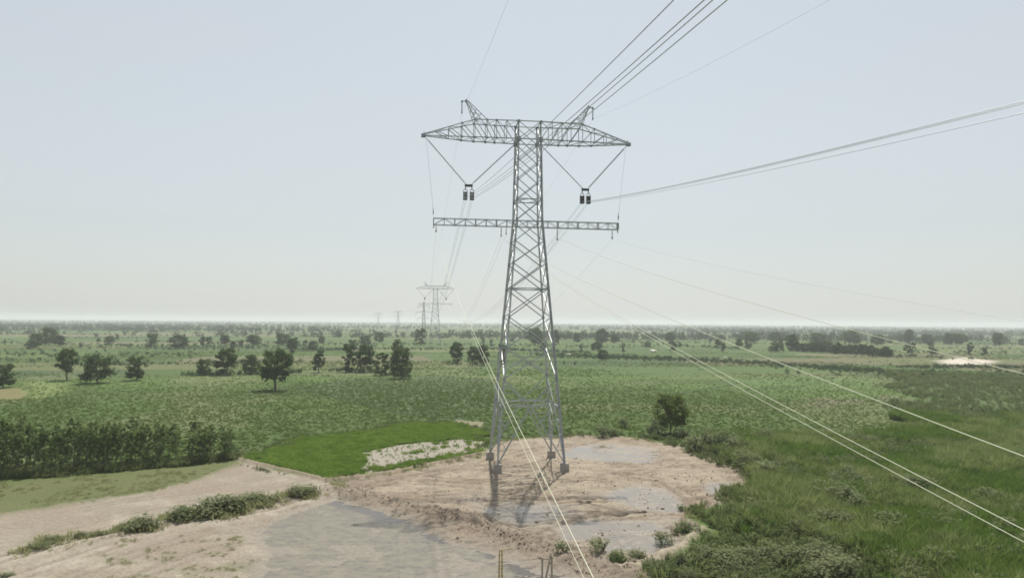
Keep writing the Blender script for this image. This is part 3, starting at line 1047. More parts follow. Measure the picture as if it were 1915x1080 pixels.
wire('earth_wire', p, sag_through(p, 1530, 12), 17.0, .010, M_ALU, 'faint thin earth wire slanting to the upper right from the right horn', 'power line', 'earth wires')
for v, px, py, r, lab in ((-15.5, 1110, 1080, .0115, 'bright pale cable dropping in front of the pylon foot to the bottom edge'),
                          (-15.5, 1092, 1080, .007, 'fainter pale cable dropping beside the bright one in front of the pylon foot'),
                          (-4.5, 1915, 990, .0135, 'upper of the two pale cables running close together to the lower right'),
                          (-4.5, 1915, 1013, .0115, 'lower of the two pale cables running close together to the lower right'),
                          (-3.9, 1915, 853, .0155, 'single pale cable crossing the green scrub to the right edge'),
                          (5.2, 1915, 699, .017, 'pale cable crossing the far fields above the bare patch at right edge'),
                          (14.9, 1915, 601, .012, 'thin faint cable slanting across the sky to the right edge')):
    p = (v, 0, 38.3)
    wire('pale_cable', p, sag_through(p, px, py), 28.0, r, M_PALE if py > 620 else M_ALU, lab, 'power line', 'slack cables below the lower arm')

# ------------------------------------------------------------------ vegetation meshes
def crown_shape(seed, W, clumps, leaves, size, base=.22, shape='round', flat=.0):
    """leaf-sized faces gathered in clumps through the volume of a crown one unit tall"""
    rg = np.random.default_rng(seed)
    v, f, cs = [], [], []
    for c in range(clumps):
        an, ra = rg.uniform(0, 6.283), rg.random() ** .4
        q = (ra * math.cos(an), ra * math.sin(an))
        t = .04 + .88 * rg.random() ** .92
        z = base + (1 - base) * t
        if shape == 'round':
            w = W / 2 * (.34 + .58 * math.sin(math.pi * min(1, t * .80 + .14)))
        elif shape == 'broad':
            w = W / 2 * (.30 + .60 * math.sin(math.pi * min(1, t * .66 + .26)))
        elif shape == 'column':
            w = W / 2 * (.62 + .22 * math.sin(math.pi * min(1, t + .1)))
        else:
            w = W / 2 * (.35 + .9 * min(1, t * 1.4))
        c0 = np.array((q[0] * w, q[1] * w, z))
        cr = (.10 + .09 * rg.random()) * (W if shape != 'column' else max(W, .3))
        cs.append(c0)
        for k in range(leaves):
            n = rg.normal(size=3); n /= np.linalg.norm(n)
            p = c0 + n * cr * rg.random() ** .45 * np.array((1, 1, .75))
            nn = n + rg.normal(size=3) * .6 + np.array((0, 0, .35)); nn /= np.linalg.norm(nn)
            a = np.cross(nn, rg.normal(size=3)); a /= np.linalg.norm(a)
            b = np.cross(nn, a)
            s = size * (.6 + .8 * rg.random())
            i = len(v)
            v += [p - a * s, p - b * s * .55, p + a * s, p + b * s * .55]
            f.append((i, i + 1, i + 2, i + 3))
    return v, f, cs

def trunk_shape(cs, seed, r=.022, fork=.30, limbs=6, lean=.03):
    rg = random.Random(seed)
    b = MB()
    top = (rg.uniform(-lean, lean), rg.uniform(-lean, lean), fork)
    b.tube([(0, 0, -.03), (0, 0, 0), (top[0] * .4, top[1] * .4, fork * .5), top], [r * 1.5, r * 1.25, r, r * .9], 7)
    for c in rg.sample(list(cs), min(limbs, len(cs))):
        m = (Vector(top) + Vector(c)) / 2 + Vector((0, 0, -.03))
        b.tube([(top[0], top[1], fork * .96), m, c], [r * .7, r * .45, r * .15], 5)
    return b

TREES = {}
def tree_kind(key, leafmat, bark, **kw):
    seeds = kw.pop('seeds')
    tr = kw.pop('trunk', {})
    out = []
    for s in seeds:
        v, f, cs = crown_shape(s, **kw)
        c = mesh('crown', v, f); c.materials.append(leafmat)
        b = trunk_shape(cs, s, **tr)
        t = mesh('trunk', b.v, b.f, True); t.materials.append(bark)
        out.append((c, t))
    TREES[key] = out
tree_kind('round', M_TREE, M_BARK, seeds=(1, 2, 3, 4), W=.84, clumps=58, leaves=46, size=.036, base=.07, shape='round', trunk=dict(fork=.25))
tree_kind('broad', M_TREE, M_BARK, seeds=(5, 6), W=1.18, clumps=60, leaves=46, size=.040, base=.09, shape='broad', trunk=dict(fork=.26))
tree_kind('trunky', M_TREE, M_BARK, seeds=(31, 32), W=.84, clumps=50, leaves=46, size=.036, base=.24, shape='round', trunk=dict(fork=.33, r=.026))
tree_kind('tall', M_TREE, M_BARK, seeds=(7, 8, 9), W=.52, clumps=46, leaves=44, size=.030, base=.05, shape='column', trunk=dict(fork=.3, r=.018))
tree_kind('acacia', M_ACACIA, M_BARK, seeds=(10,), W=.92, clumps=60, leaves=70, size=.030, base=.27, shape='broad', trunk=dict(fork=.36, r=.020, limbs=10))
tree_kind('sapling', M_SAPLING, M_PALEBARK, seeds=(11, 12, 13, 14, 15), W=.34, clumps=27, leaves=22, size=.026, base=.22, shape='column', trunk=dict(fork=.6, r=.008, limbs=5, lean=.02))
tree_kind('far', M_FARTREE, M_BARK, seeds=(21, 22, 23, 24, 25), W=1.0, clumps=30, leaves=20, size=.075, base=.04, shape='round', trunk=dict(fork=.25, limbs=3))
tree_kind('fartall', M_FARTREE, M_BARK, seeds=(26, 27), W=.58, clumps=24, leaves=20, size=.06, base=.05, shape='column', trunk=dict(fork=.3, limbs=3))

def tree(name, key, x, y, h, w, label, grp, cat='tree', rnd=random):
    k = rnd.randrange(len(TREES[key]))
    c, t = TREES[key][k]
    root = empty(name, (x, y, float(ground_z(x, y)[0]) - .05))
    root.rotation_euler = (0, 0, rnd.uniform(0, 6.28))
    tag(root, label, cat, grp)
    base_w = dict(round=.86, trunky=.86, broad=1.25, tall=.5, acacia=1.0, sapling=.36, far=1.05, fartall=.62)[key]
    sx = w / base_w
    for nm, me in (('crown', c), ('trunk', t)):
        o = obj(nm, me, None, root)
        o.scale = (sx, sx, h) if nm == 'crown' else (min(sx, h), min(sx, h), h)
        if nm == 'trunk':
            o.scale = (sx, sx, h)
    return root

def px_tree(name, key, px, base, top, wpx, label, grp):
    x, y = gp(px, base)
    d = y
    h, w = (base - top) / F_PX * d, wpx / F_PX * d
    return tree(name, key, x, y, h, w, label, grp)

GRP_MID = 'single trees standing in the mid field'
for t in (
    ('trunky', 125, 711, 652, 40, 'top-heavy tree with bare lower trunk at far left of the field'),
    ('broad', 182, 716, 662, 64, 'wide leaning low-crowned tree right of the top-heavy one'),
    ('round', 255, 711, 665, 38, 'compact dark tree standing alone right of the wide leaning tree'),
    ('round', 6, 724, 678, 40, 'dark tree cut by the left edge of the photo'),
    ('round', 382, 701, 670, 30, 'small low tree at the left foot of a taller dark tree'),
    ('round', 423, 701, 650, 44, 'tall dark rounded tree beyond the field edge, between two lower trees'),
    ('round', 468, 699, 662, 34, 'dense low tree just left of the biggest field tree'),
    ('trunky', 515, 729, 650, 66, 'biggest nearest dark tree of the mid field with ragged crown'),
    ('tall', 596, 696, 652, 24, 'narrow upright tree standing alone right of the biggest tree'),
    ('tall', 651, 695, 640, 26, 'tallest slim tree at the left end of the dark clump'),
    ('round', 681, 695, 643, 42, 'broad dark tree in the centre of the clump'),
    ('tall', 714, 701, 657, 28, 'paler narrow tree right of the clump centre'),
    ('round', 751, 707, 648, 46, 'rounded dark tree at the right end of the clump'),
    ('tall', 743, 668, 632, 22, 'upright tree showing above the right end of the clump'),
    ('round', 854, 679, 638, 30, 'egg-shaped tree alone left of the pylon'),
    ('round', 884, 683, 646, 24, 'lower tree of the pair left of the pylon leg'),
    ('round', 903, 683, 642, 24, 'taller tree of the pair left of the pylon leg'),
    ('tall', 939, 682, 640, 20, 'dark tree seen behind the left leg of the pylon'),
):
    px_tree('field_tree', *t, GRP_MID)
GRP_BACK = 'trees along the back of the fields'
for t in (
    ('tall', 786, 645, 612, 22, 'tall slim tree below the far pylons, reaching the horizon'),
    ('round', 546, 660, 631, 22, 'dark tree above and right of the biggest field tree'),
    ('round', 333, 651, 625, 36, 'wide rounded tree in the back field at left'),
    ('tall', 283, 649, 622, 24, 'upright tree just left of the wide rounded back tree'),
    ('broad', 92, 645, 611, 34, 'tallest of the leafy cluster in the far left field'),
    ('round', 66, 648, 622, 24, 'left tree of the leafy cluster in the far left field'),
    ('round', 111, 646, 626, 26, 'right tree of the leafy cluster in the far left field'),
    ('broad', 60, 652, 636, 30, 'low bush-like tree at foot of the far left cluster'),
    ('round', 205, 644, 627, 20, 'small rounded tree between the left cluster and the upright back tree'),
    ('round', 474, 645, 624, 30, 'dense rounded tree in the back field above two dark field trees'),
    ('tall', 420, 643, 625, 18, 'small slim tree left of the dense rounded back tree'),
    ('broad', 528, 645, 622, 28, 'paler spreading tree right of the dense rounded back tree'),
    ('round', 585, 656, 636, 20, 'small tree above the narrow upright field tree'),
    ('round', 602, 642, 628, 14, 'little tree beyond the narrow upright field tree'),
    ('broad', 682, 646, 626, 26, 'tree showing above the centre of the dark clump'),
    ('round', 709, 640, 620, 22, 'tree beyond and right of the clump, close under the horizon'),
    ('round', 660, 656, 634, 22, 'tree behind the left end of the clump'),
    ('broad', 1000, 645, 612, 34, 'tree framed between the pylon legs under the horizon'),
    ('tall', 1038, 643, 615, 20, 'tall tree just right of the pylon body'),
    ('round', 1080, 640, 621, 18, 'small tree between the pylon and a bigger dark pair'),
    ('round', 1127, 641, 614, 28, 'larger tree of the dark pair right of the pylon'),
    ('round', 1149, 641, 624, 20, 'smaller tree of the dark pair right of the pylon'),
    ('round', 1127, 673, 653, 22, 'round bush-like tree at the edge of the scrub belt'),
    ('round', 1110, 655, 640, 12, 'little tree above the round bush-like tree'),
    ('round', 1253, 640, 620, 20, 'tree at the top end of the pale cable pair'),
    ('tall', 1344, 651, 629, 15, 'left tree of two slim ones right of the pale cable pair'),
    ('tall', 1382, 653, 631, 15, 'right tree of two slim ones beyond the single pale cable'),
    ('broad', 1405, 641, 619, 32, 'spreading tree under the horizon right of the two slim ones'),
    ('broad', 1452, 658, 640, 34, 'low dense tree at the left end of the dark tree belt'),
    ('round', 1480, 656, 624, 26, 'tallest tree at the left end of the dark tree belt'),
    ('round', 1450, 640, 620, 22, 'tree behind the left end of the dark tree belt'),
    ('broad', 1530, 645, 622, 34, 'pale spreading tree above the dark tree belt'),
    ('broad', 1590, 643, 616, 40, 'wide tree beyond the middle of the dark tree belt'),
    ('round', 1640, 645, 625, 26, 'tree beyond the right end of the dark tree belt'),
    ('round', 1700, 641, 614, 18, 'tall small tree right of the dark tree belt, reaching the horizon'),
    ('round', 1735, 643, 624, 24, 'rounded tree left of a wide block of trees at right'),
    ('broad', 1778, 644, 622, 30, 'left half of the wide block of trees at right'),
    ('broad', 1798, 644, 623, 26, 'right half of the wide block of trees at right'),
    ('round', 1868, 646, 621, 22, 'last solitary tree before the right edge'),
    ('round', 1746, 662, 650, 18, 'small bush-like tree left of the bare pale patch'),
):
    px_tree('back_tree', *t, GRP_BACK)
# the dense dark belt at the right
rb = random.Random(3)
for i in range(26):
    px = 1490 + i * 7 + rb.uniform(-2, 2)
    bs = 656 + (px - 1490) * .062 + rb.uniform(-1, 1)
    px_tree('belt_tree', 'round', px, bs, bs - 15 - rb.uniform(0, 7), 16, 'tree of the dense dark belt crossing the fields at right', 'dense dark tree belt')

# near acacia and its bush
px_tree('acacia_tree', 'acacia', 1254, 812, 738, 72, 'small olive-green tree with rounded crown at the edge of the clearing', 'trees by the clearing')

# young plantation row
rs = random.Random(5)
for row in range(4):
    n = 42 if row < 3 else 34
    for i in range(n):
        t = (i + rs.uniform(-.35, .35)) / n
        px = -30 + 470 * t
        base = (894, 884, 876, 870)[row] - (36, 30, 27, 25)[row] * t + rs.uniform(-1, 1)
        if 332 < px < 350 or (400 < px < 411) or rs.random() < .12:
            continue
        x, y = gp(px, base)
        hh = (7.3 - 2.1 * t) * rs.choice((.66, .84, .95, 1.0, 1.05, 1.2)) + rs.uniform(-.5, .5)
        tree('young_tree', 'sapling', x, y, hh, 2.1 + rs.uniform(-.4, .6),
             ('slender young tree of the small separate clump ending the plantation row' if px > 404 else
              'slender young tree in the front line of the dense plantation block at left' if row == 0 else
              'slender young tree in the rear lines of the dense plantation block at left'), 'young trees of the plantation row', 'tree', rs)

# trees scattered to the horizon: the nearer ones each a thing
rf = random.Random(9)
n_far = 0
while n_far < 190:
    y = 560 + 1700 * rf.random() ** 1.3
    x = rf.uniform(-.78, .78) * y
    px = CX + F_PX * x / y
    if 760 < px < 860 and y < 900:
        continue
    key = 'far' if rf.random() < .75 else 'fartall'
    h = rf.uniform(4.5, 9.5)
    tree('far_tree', key, x, y, h, h * (rf.uniform(.7, 1.2) if key == 'far' else rf.uniform(.4, .6)),
         'small hazy tree scattered over the far farmland %s of the tall pylon' % ('left' if px < 985 else 'right'), 'far trees', 'tree', rf)
    n_far += 1

# ------------------------------------------------------------------ scattered cover (instanced)
def leaf_bush(seed, n, size, W, H, up=.5):
    rg = np.random.default_rng(seed)
    v, f = [], []
    lobes = [np.array((rg.uniform(-.3, .3) * W, rg.uniform(-.3, .3) * W, rg.uniform(.25, .65) * H)) for _ in range(6)]
    for k in range(n):
        c = lobes[rg.integers(6)]
        d = rg.normal(size=3); d /= np.linalg.norm(d)
        p = c + d * np.array((W * .3, W * .3, H * .38)) * rg.random() ** .4
        p[2] = max(p[2], .02)
        nn = d + rg.normal(size=3) * .5 + np.array((0, 0, up)); nn /= np.linalg.norm(nn)
        a = np.cross(nn, rg.normal(size=3)); a /= np.linalg.norm(a)
        b = np.cross(nn, a)
        s = size * (.6 + .8 * rg.random())
        i = len(v)
        v += [p - a * s, p - b * s * .5, p + a * s, p + b * s * .5]
        f.append((i, i + 1, i + 2, i + 3))
    return v, f

def blade_tuft(seed, n, H, spread, w, droop):
    rg = np.random.default_rng(seed)
    v, f = [], []
    for k in range(n):
        a = rg.uniform(0, 6.283)
        r = spread * math.sqrt(rg.random())
        x, y = r * math.cos(a), r * math.sin(a)
        h = H * rg.uniform(.55, 1.1)
        da = a + rg.normal() * .8
        dx, dy = math.cos(da), math.sin(da)
        ln = h * droop * rg.uniform(.4, 1.3)
        sx, sy = -dy * w / 2, dx * w / 2
        i = len(v)
        v += [(x - sx, y - sy, 0), (x + sx, y + sy, 0),
              (x + dx * ln * .35 - sx * .9, y + dy * ln * .35 - sy * .9, h * .62), (x + dx * ln * .35 + sx * .9, y + dy * ln * .35 + sy * .9, h * .62),
              (x + dx * ln, y + dy * ln, h)]
        f += [(i, i + 1, i + 3, i + 2), (i + 2, i + 3, i + 4)]
    return v, f

def proto_collection(name, shapes, mat):
    c = bpy.data.collections.new(name)
    for k, (v, f) in enumerate(shapes):
        me = mesh(name, v, f)
        me.materials.append(mat)
        c.objects.link(bpy.data.objects.new('%s_%02d' % (name, k), me))
    return c

def scatter(name, x, y, z, scl, coll, label=None, tilt=.12):
    n = len(x)
    if not n:
        return
    me = bpy.data.meshes.new(name)
    me.vertices.add(n)
    me.vertices.foreach_set('co', np.stack([x, y, z], -1).astype(np.float32).ravel())
    for nm, ty, arr in (('turn', 'FLOAT_VECTOR', np.stack([RNG.normal(0, tilt, n), RNG.normal(0, tilt, n), RNG.uniform(0, 6.283, n)], -1)),
                        ('size', 'FLOAT_VECTOR', np.stack([scl, scl, scl * RNG.uniform(.8, 1.25, n)], -1))):
        a = me.attributes.new(nm, ty, 'POINT')
        a.data.foreach_set('vector', arr.astype(np.float32).ravel())
    a = me.attributes.new('pick', 'INT', 'POINT')
    a.data.foreach_set('value', RNG.integers(0, len(coll.objects), n).astype(np.int32))
    ng = bpy.data.node_groups.new(name, 'GeometryNodeTree')
    ng.interface.new_socket('Geometry', in_out='INPUT', socket_type='NodeSocketGeometry')
    ng.interface.new_socket('Geometry', in_out='OUTPUT', socket_type='NodeSocketGeometry')
    N, Lk = ng.nodes, ng.links
    gi, go = N.new('NodeGroupInput'), N.new('NodeGroupOutput')
    ci = N.new('GeometryNodeCollectionInfo')
    ci.inputs['Collection'].default_value = coll
    ci.inputs['Separate Children'].default_value = True
    ci.inputs['Reset Children'].default_value = True
    ip = N.new('GeometryNodeInstanceOnPoints')
    ip.inputs['Pick Instance'].default_value = True
    def attr(nm, ty):
        k = N.new('GeometryNodeInputNamedAttribute')
        k.data_type = ty
        k.inputs['Name'].default_value = nm
        return k.outputs[0]
    Lk.new(gi.outputs[0], ip.inputs['Points'])
    Lk.new(ci.outputs[0], ip.inputs['Instance'])
    Lk.new(attr('pick', 'INT'), ip.inputs['Instance Index'])
    Lk.new(attr('turn', 'FLOAT_VECTOR'), ip.inputs['Rotation'])
    Lk.new(attr('size', 'FLOAT_VECTOR'), ip.inputs['Scale'])
    Lk.new(ip.outputs[0], go.inputs[0])
    o = obj(name, me)
    md = o.modifiers.new('cover', 'NODES')
    md.node_group = ng
    return tag(o, label, kind='stuff')

def rand_fan(n, d0, d1, a0=-.80, a1=.80):
    """random points over the visible wedge of land, even per area"""
    d = np.sqrt(RNG.uniform(d0 * d0, d1 * d1, n))
    x = RNG.uniform(a0, a1, n) * d
    return x, d

C_REED = proto_collection('reed_tuft', [blade_tuft(s, 44, 1.55, .62, .065, .7) for s in (1, 2, 3, 4)], M_REED)
C_WEED = proto_collection('weed_clump', [leaf_bush(s, 80, .14, 1.5, 1.2, 1.4) for s in (1, 2, 3)] + [blade_tuft(9, 34, 1.3, .8, .08, .5)], M_WEED)
C_STRAW = proto_collection('pale_reed_tuft', [blade_tuft(s, 40, 1.75, .55, .06, .8) for s in (5, 6, 7)], M_STRAW)
C_SHRUB = proto_collection('shrub_clump', [leaf_bush(s, 150, .13, 2.2, 1.7) for s in (11, 12, 13)], M_SHRUB)
C_CROP = proto_collection('crop_plant', [leaf_bush(s, 34, .13, 1.2, .42, 2.4) for s in (21, 22, 23, 24)], M_CROP)
C_PADDY = proto_collection('paddy_tuft', [blade_tuft(s, 26, .38, .42, .06, .9) for s in (31, 32, 33)], M_PADDY)
C_DRY = proto_collection('grass_tuft', [blade_tuft(s, 26, .34, .40, .05, 1.1) for s in (41, 42, 43)], M_DRYGRASS)
C_HEDGE = proto_collection('hedge_clump', [leaf_bush(s, 70, .32, 3.0, 2.3) for s in (51, 52, 53)], M_FARTREE)
C_WOOD = proto_collection('far_wood_tree', [crown_shape(s, .95, 18, 10, .085, .02, 'round')[:2] for s in (61, 62, 63, 64)], M_FARTREE)

# reeds and weeds at the right
x, y = rand_fan(46000, 58, 180, -.1, .86)
Z, D, h, wk, sd, pd, pu, n1, n2 = plan(x, y)
cl = fbm(x, y, 9, 3, 91)
SHZ = gps([(1196, 1086), (1285, 1050), (1350, 996), (1480, 1004), (1600, 1036), (1660, 1100), (1600, 1500), (1100, 1500)])
shz = sdf(x, y, SHZ) + 3 * (fbm(x, y, 4, 3, 89) - .5)
k = (Z['weeds'] > .2) & (shz < 0) & (RNG.random(len(x)) < -.65 + 2.8 * cl)
pale = (fbm(x, y, 9, 4, 191) > .50) & (RNG.random(len(x)) < .72)
hs = .45 + 1.1 * cl + RNG.uniform(-.2, .25, len(x))
scatter('reed_bed', x[k & ~pale], y[k & ~pale], h[k & ~pale], hs[k & ~pale], C_REED)
k2 = k & pale
scatter('pale_reeds', x[k2], y[k2], h[k2], hs[k2] * .95, C_STRAW)
k2 = (Z['weeds'] > .2) & (shz < 0) & (fbm(x, y, 7, 4, 192) > .56) & (RNG.random(len(x)) < .10)
scatter('reed_shrubs', x[k2], y[k2], h[k2], RNG.uniform(.7, 1.25, k2.sum()), C_SHRUB)
k = (Z['weeds'] > -.4) & ((fbm(x, y, 6, 3, 92) > .53) | (shz > 0)) & (RNG.random(len(x)) < .42)
scatter('weed_patches', x[k], y[k], h[k], RNG.uniform(.6, 1.4, k.sum()), C_WEED)
x, y = rand_fan(26000, 165, 430, -.1, .82)
Z, D, h, wk, sd, pd, pu, n1, n2 = plan(x, y)
k = (Z['weeds'] > 0) & (RNG.random(len(x)) < .15 + 1.0 * fbm(x, y, 14, 3, 93))
scatter('weed_field', x[k], y[k], h[k], RNG.uniform(.7, 1.5, k.sum()), C_WEED)
# the crop
x, y = rand_fan(150000, 112, 340)
Z, D, h, wk, sd, pd, pu, n1, n2 = plan(x, y)
dens = (.45 + .5 * fbm(x, y, 12, 3, 94) + .3 * (Z['darkcrop'] > 0)) * sstep(350, 190, np.hypot(x, y) + 60 * (fbm(x, y, 45, 3, 90) - .5))
bad = (Z['weeds'] > -.5) | (Z['paddy'] > -.6) | (wk > .05) | (sd > .05) | (Z['meadow'] > 0) | (Z['orange'] > 0) | (Z['bare'] > 0) | (Z['pinkpatch'] > 0)
k = ~bad & (RNG.random(len(x)) < dens)
scatter('crop_plants', x[k], y[k], h[k], RNG.uniform(.40, .95, k.sum()), C_CROP)
# the same crops farther out, thinner and patchier
x, y = rand_fan(70000, 250, 700)
Z, D, h, wk, sd, pd, pu, n1, n2 = plan(x, y)
k = (RNG.random(len(x)) < sstep(.38, .62, fbm(x * .5, y * 1.5, 40, 3, 199)) * sstep(250, 330, y) * sstep(720, 420, y)) & (Z['weeds'] < 0) & (Z['bare'] < -4) & (Z['orange'] < 0)
scatter('far_crop', x[k], y[k], h[k], RNG.uniform(.6, 1.5, k.sum()), C_CROP)
q = gps([(-40, 896), (90, 892), (330, 872), (440, 858)])
ii, tt = RNG.integers(0, 3, 900), RNG.random(900)
gx0 = q[ii, 0] * (1 - tt) + q[ii + 1, 0] * tt + RNG.normal(0, .6, 900)
gy0 = q[ii, 1] * (1 - tt) + q[ii + 1, 1] * tt + np.abs(RNG.normal(0, 3.0, 900)) - .4
scatter('plantation_undergrowth', gx0, gy0, ground_z(gx0, gy0), RNG.uniform(.3, .9, 900), C_WEED)
# paddy
a, b = P['paddy'].min(0), P['paddy'].max(0)
x, y = RNG.uniform(a[0], b[0], 36000), RNG.uniform(a[1], b[1], 36000)
Z, D, h, wk, sd, pd, pu, n1, n2 = plan(x, y)
st = Z['stubble']
k = (Z['paddy'] > .5) & (D['bund'] > .9) & (wk < .3) & ((st < -.1 + .8 * (fbm(x, y, 1.3, 2, 195) - .6)) & (RNG.random(len(x)) < .25 + 1.3 * fbm(x, y, 4, 3, 196)) | ((fbm(x, y, 1.6, 2, 95) > .52 + .25 * sstep(2.0, 5, D['bund'])) & (RNG.random(len(x)) < .4)))
scatter('paddy_crop', x[k], y[k], h[k], (.45 + 1.2 * fbm(x, y, 3.5, 3, 201)[k]) * RNG.uniform(.7, 1.35, k.sum()), C_PADDY)
k = (st > .3) & (RNG.random(len(x)) < .06 + .3 * sstep(5, 1, D['bund']))
scatter('stubble', x[k], y[k], h[k], RNG.uniform(.12, .26, k.sum()), C_STRAW)
k = (np.abs(Z['paddy']) < 2.2) & (D['bund'] > 2) & (wk < .2) & (RNG.random(len(x)) < .10)
scatter('paddy_edge_weeds', x[k], y[k], h[k], RNG.uniform(.25, .65, k.sum()), C_WEED)
# thin grass on the meadow strip, in the sandy ground and along the edges of the clearing
x, y = rand_fan(60000, 55, 165)
Z, D, h, wk, sd, pd, pu, n1, n2 = plan(x, y)
pat = fbm(x, y, 4.0, 3, 96)
p_ = np.where(Z['meadow'] > -.8, .38 * sstep(.35, .6, pat), 0)
p_ = np.maximum(p_, np.where((sd > .5) & (y < 78) & (x > -42) & (fbm(x, y * 1.6, 2.3, 3, 83) > .61), .7, 0))
p_ = np.maximum(p_, np.where((np.abs(Z['weeds']) < 1.3), .8 * (pat > .42), 0))
p_ = np.maximum(p_, np.where((np.abs(Z['work']) < 1.5) & (Z['sandy'] < 0) & (Z['pond'] < -2) & (y > 85), .6 * (pat > .45), 0))
p_ = np.maximum(p_, np.where((D['track_edge'] < .9), .5 * (pat > .52), 0))
k = (RNG.random(len(x)) < p_) & (pd < .3)
scatter('thin_grass', x[k], y[k], h[k], RNG.uniform(.45, 1.1, k.sum()) * np.where(sd[k] > .5, .6, 1), C_DRY)
# coarse grass round the thickets by the track and along the ragged rim of the clearing
gx, gy = [], []
for px0, py0, sx_, n in ((345, 968, 1.2, 60), (385, 964, 1.5, 90), (420, 956, 1.6, 90), (460, 946, 1.5, 70), (500, 937, 1.2, 50), (262, 988, 1.1, 45), (238, 991, .8, 18),
                         (562, 926, 1.3, 70), (178, 999, .5, 7), (150, 1003, .6, 8), (97, 1013, .7, 12), (66, 1026, .7, 12)):
    q = gp(px0, py0)
    gx += list(q[0] + RNG.normal(0, sx_, n)); gy += list(q[1] + RNG.normal(0, .6, n))
gx, gy = np.array(gx), np.array(gy)
scatter('track_grass', gx, gy, ground_z(gx, gy), RNG.uniform(.9, 2.1, len(gx)), C_DRY)
x, y = rand_fan(30000, 66, 150, -.05, .5)
Z, D, h, wk, sd, pd, pu, n1, n2 = plan(x, y)
wz = Z['work']
k = (wz > -3.5) & (wz < 2.6) & (x > 10) & (fbm(x, y, 3.5, 3, 193) > .50 + .05 * np.maximum(wz, 0)) & (RNG.random(len(x)) < .28) & (D['ridge'] > 1.0)
scatter('rim_weeds', x[k], y[k], h[k], RNG.uniform(.3, .9, k.sum()), C_WEED)
# hedgerows and scrub along the field edges
hx, hy = [], []
for line, n, sp in (([(1020, 664), (1130, 668), (1250, 672), (1400, 678), (1560, 690), (1640, 694)], 900, 14), ([(900, 652), (1000, 656), (1100, 660)], 220, 10),
                    ([(560, 655), (700, 652), (900, 655)], 240, 9), ([(0, 640), (200, 646), (420, 650), (560, 646)], 240, 12),
                    ([(150, 682), (230, 683), (370, 680), (480, 678)], 110, 3), ([(1640, 668), (1700, 666), (1750, 668)], 60, 5),
                    ([(1690, 688), (1800, 686), (1915, 688), (2000, 690)], 240, 7), ([(340, 702), (480, 700), (560, 697)], 70, 2),
                    ([(1130, 636), (1300, 648), (1380, 652)], 170, 10), ([(620, 693), (700, 697), (770, 706)], 60, 2)):
    g = gps(line)
    for q in range(n):
        i = random.randrange(len(g) - 1)
        t = random.random()
        pnt = g[i] * (1 - t) + g[i + 1] * t
        hx.append(pnt[0] + random.gauss(0, sp * .5)); hy.append(pnt[1] + random.gauss(0, sp))
hx, hy = np.array(hx), np.array(hy)
scatter('hedgerow_scrub', hx, hy, ground_z(hx, hy), RNG.uniform(.35, 1.0, len(hx)), C_HEDGE)
# far low scrub over the plain, and the woods that close the horizon
x, y = rand_fan(15000, 300, 1500)
k = fbm(x * .35, y * 1.6, 90, 3, 97) > .61
scatter('far_scrub', x[k], y[k], np.zeros(k.sum()), RNG.uniform(.3, 1.1, k.sum()), C_HEDGE)
dd = np.exp(RNG.uniform(math.log(1000), math.log(12000), 17000))
xx = RNG.uniform(-.82, .82, 17000) * dd
k = fbm(xx * .4, dd * 1.2, 260, 3, 98) > .46 - .12 * sstep(1800, 4000, dd)
scatter('distant_woods', xx[k], dd[k], np.zeros(k.sum()), RNG.uniform(5, 11, k.sum()) * (1 + .25 * (dd[k] > 4000)), C_WOOD, tilt=.03)

# clods on the dug berm
def clod(seed):
    rg = np.random.default_rng(seed)
    import bmesh
    bm = bmesh.new()
    bmesh.ops.create_icosphere(bm, subdivisions=1, radius=.5)
    for v in bm.verts:
        v.co *= rg.uniform(.6, 1.25)
        v.co.z *= .7
    me = bpy.data.meshes.new('t')
    bm.to_mesh(me); bm.free()
    return [tuple(v.co) for v in me.vertices], [tuple(p.vertices) for p in me.polygons]
M_SOIL = simple_mat('dug_soil', (.235, .185, .14), .95, 0, .4, 2)
C_CLOD = proto_collection('soil_clod', [clod(s) for s in (1, 2, 3)], M_SOIL)
g = L['berm']
n = 2200
ii, tt = RNG.integers(0, len(g) - 1, n), RNG.random(n)
bx = g[ii, 0] * (1 - tt) + g[ii + 1, 0] * tt + RNG.normal(0, 1.3, n)
by = g[ii, 1] * (1 - tt) + g[ii + 1, 1] * tt + RNG.normal(0, 1.3, n)
scatter('soil_clods', bx, by, ground_z(bx, by) + .03, (.07 + .34 * RNG.random(n) ** 5) * (.4 + 1.1 * fbm(bx, by, 3, 3, 79)), C_CLOD, tilt=.8)
x, y = rand_fan(5000, 75, 125, -.12, .42)
Z, D, h, wk, sd, pd, pu, n1, n2 = plan(x, y)
k = (wk > .8) & (fbm(x, y, 5, 3, 99) > .5)
scatter('mud_lumps', x[k], y[k], h[k] + .02, .06 + .30 * RNG.random(k.sum()) ** 4, C_CLOD, tilt=.8)

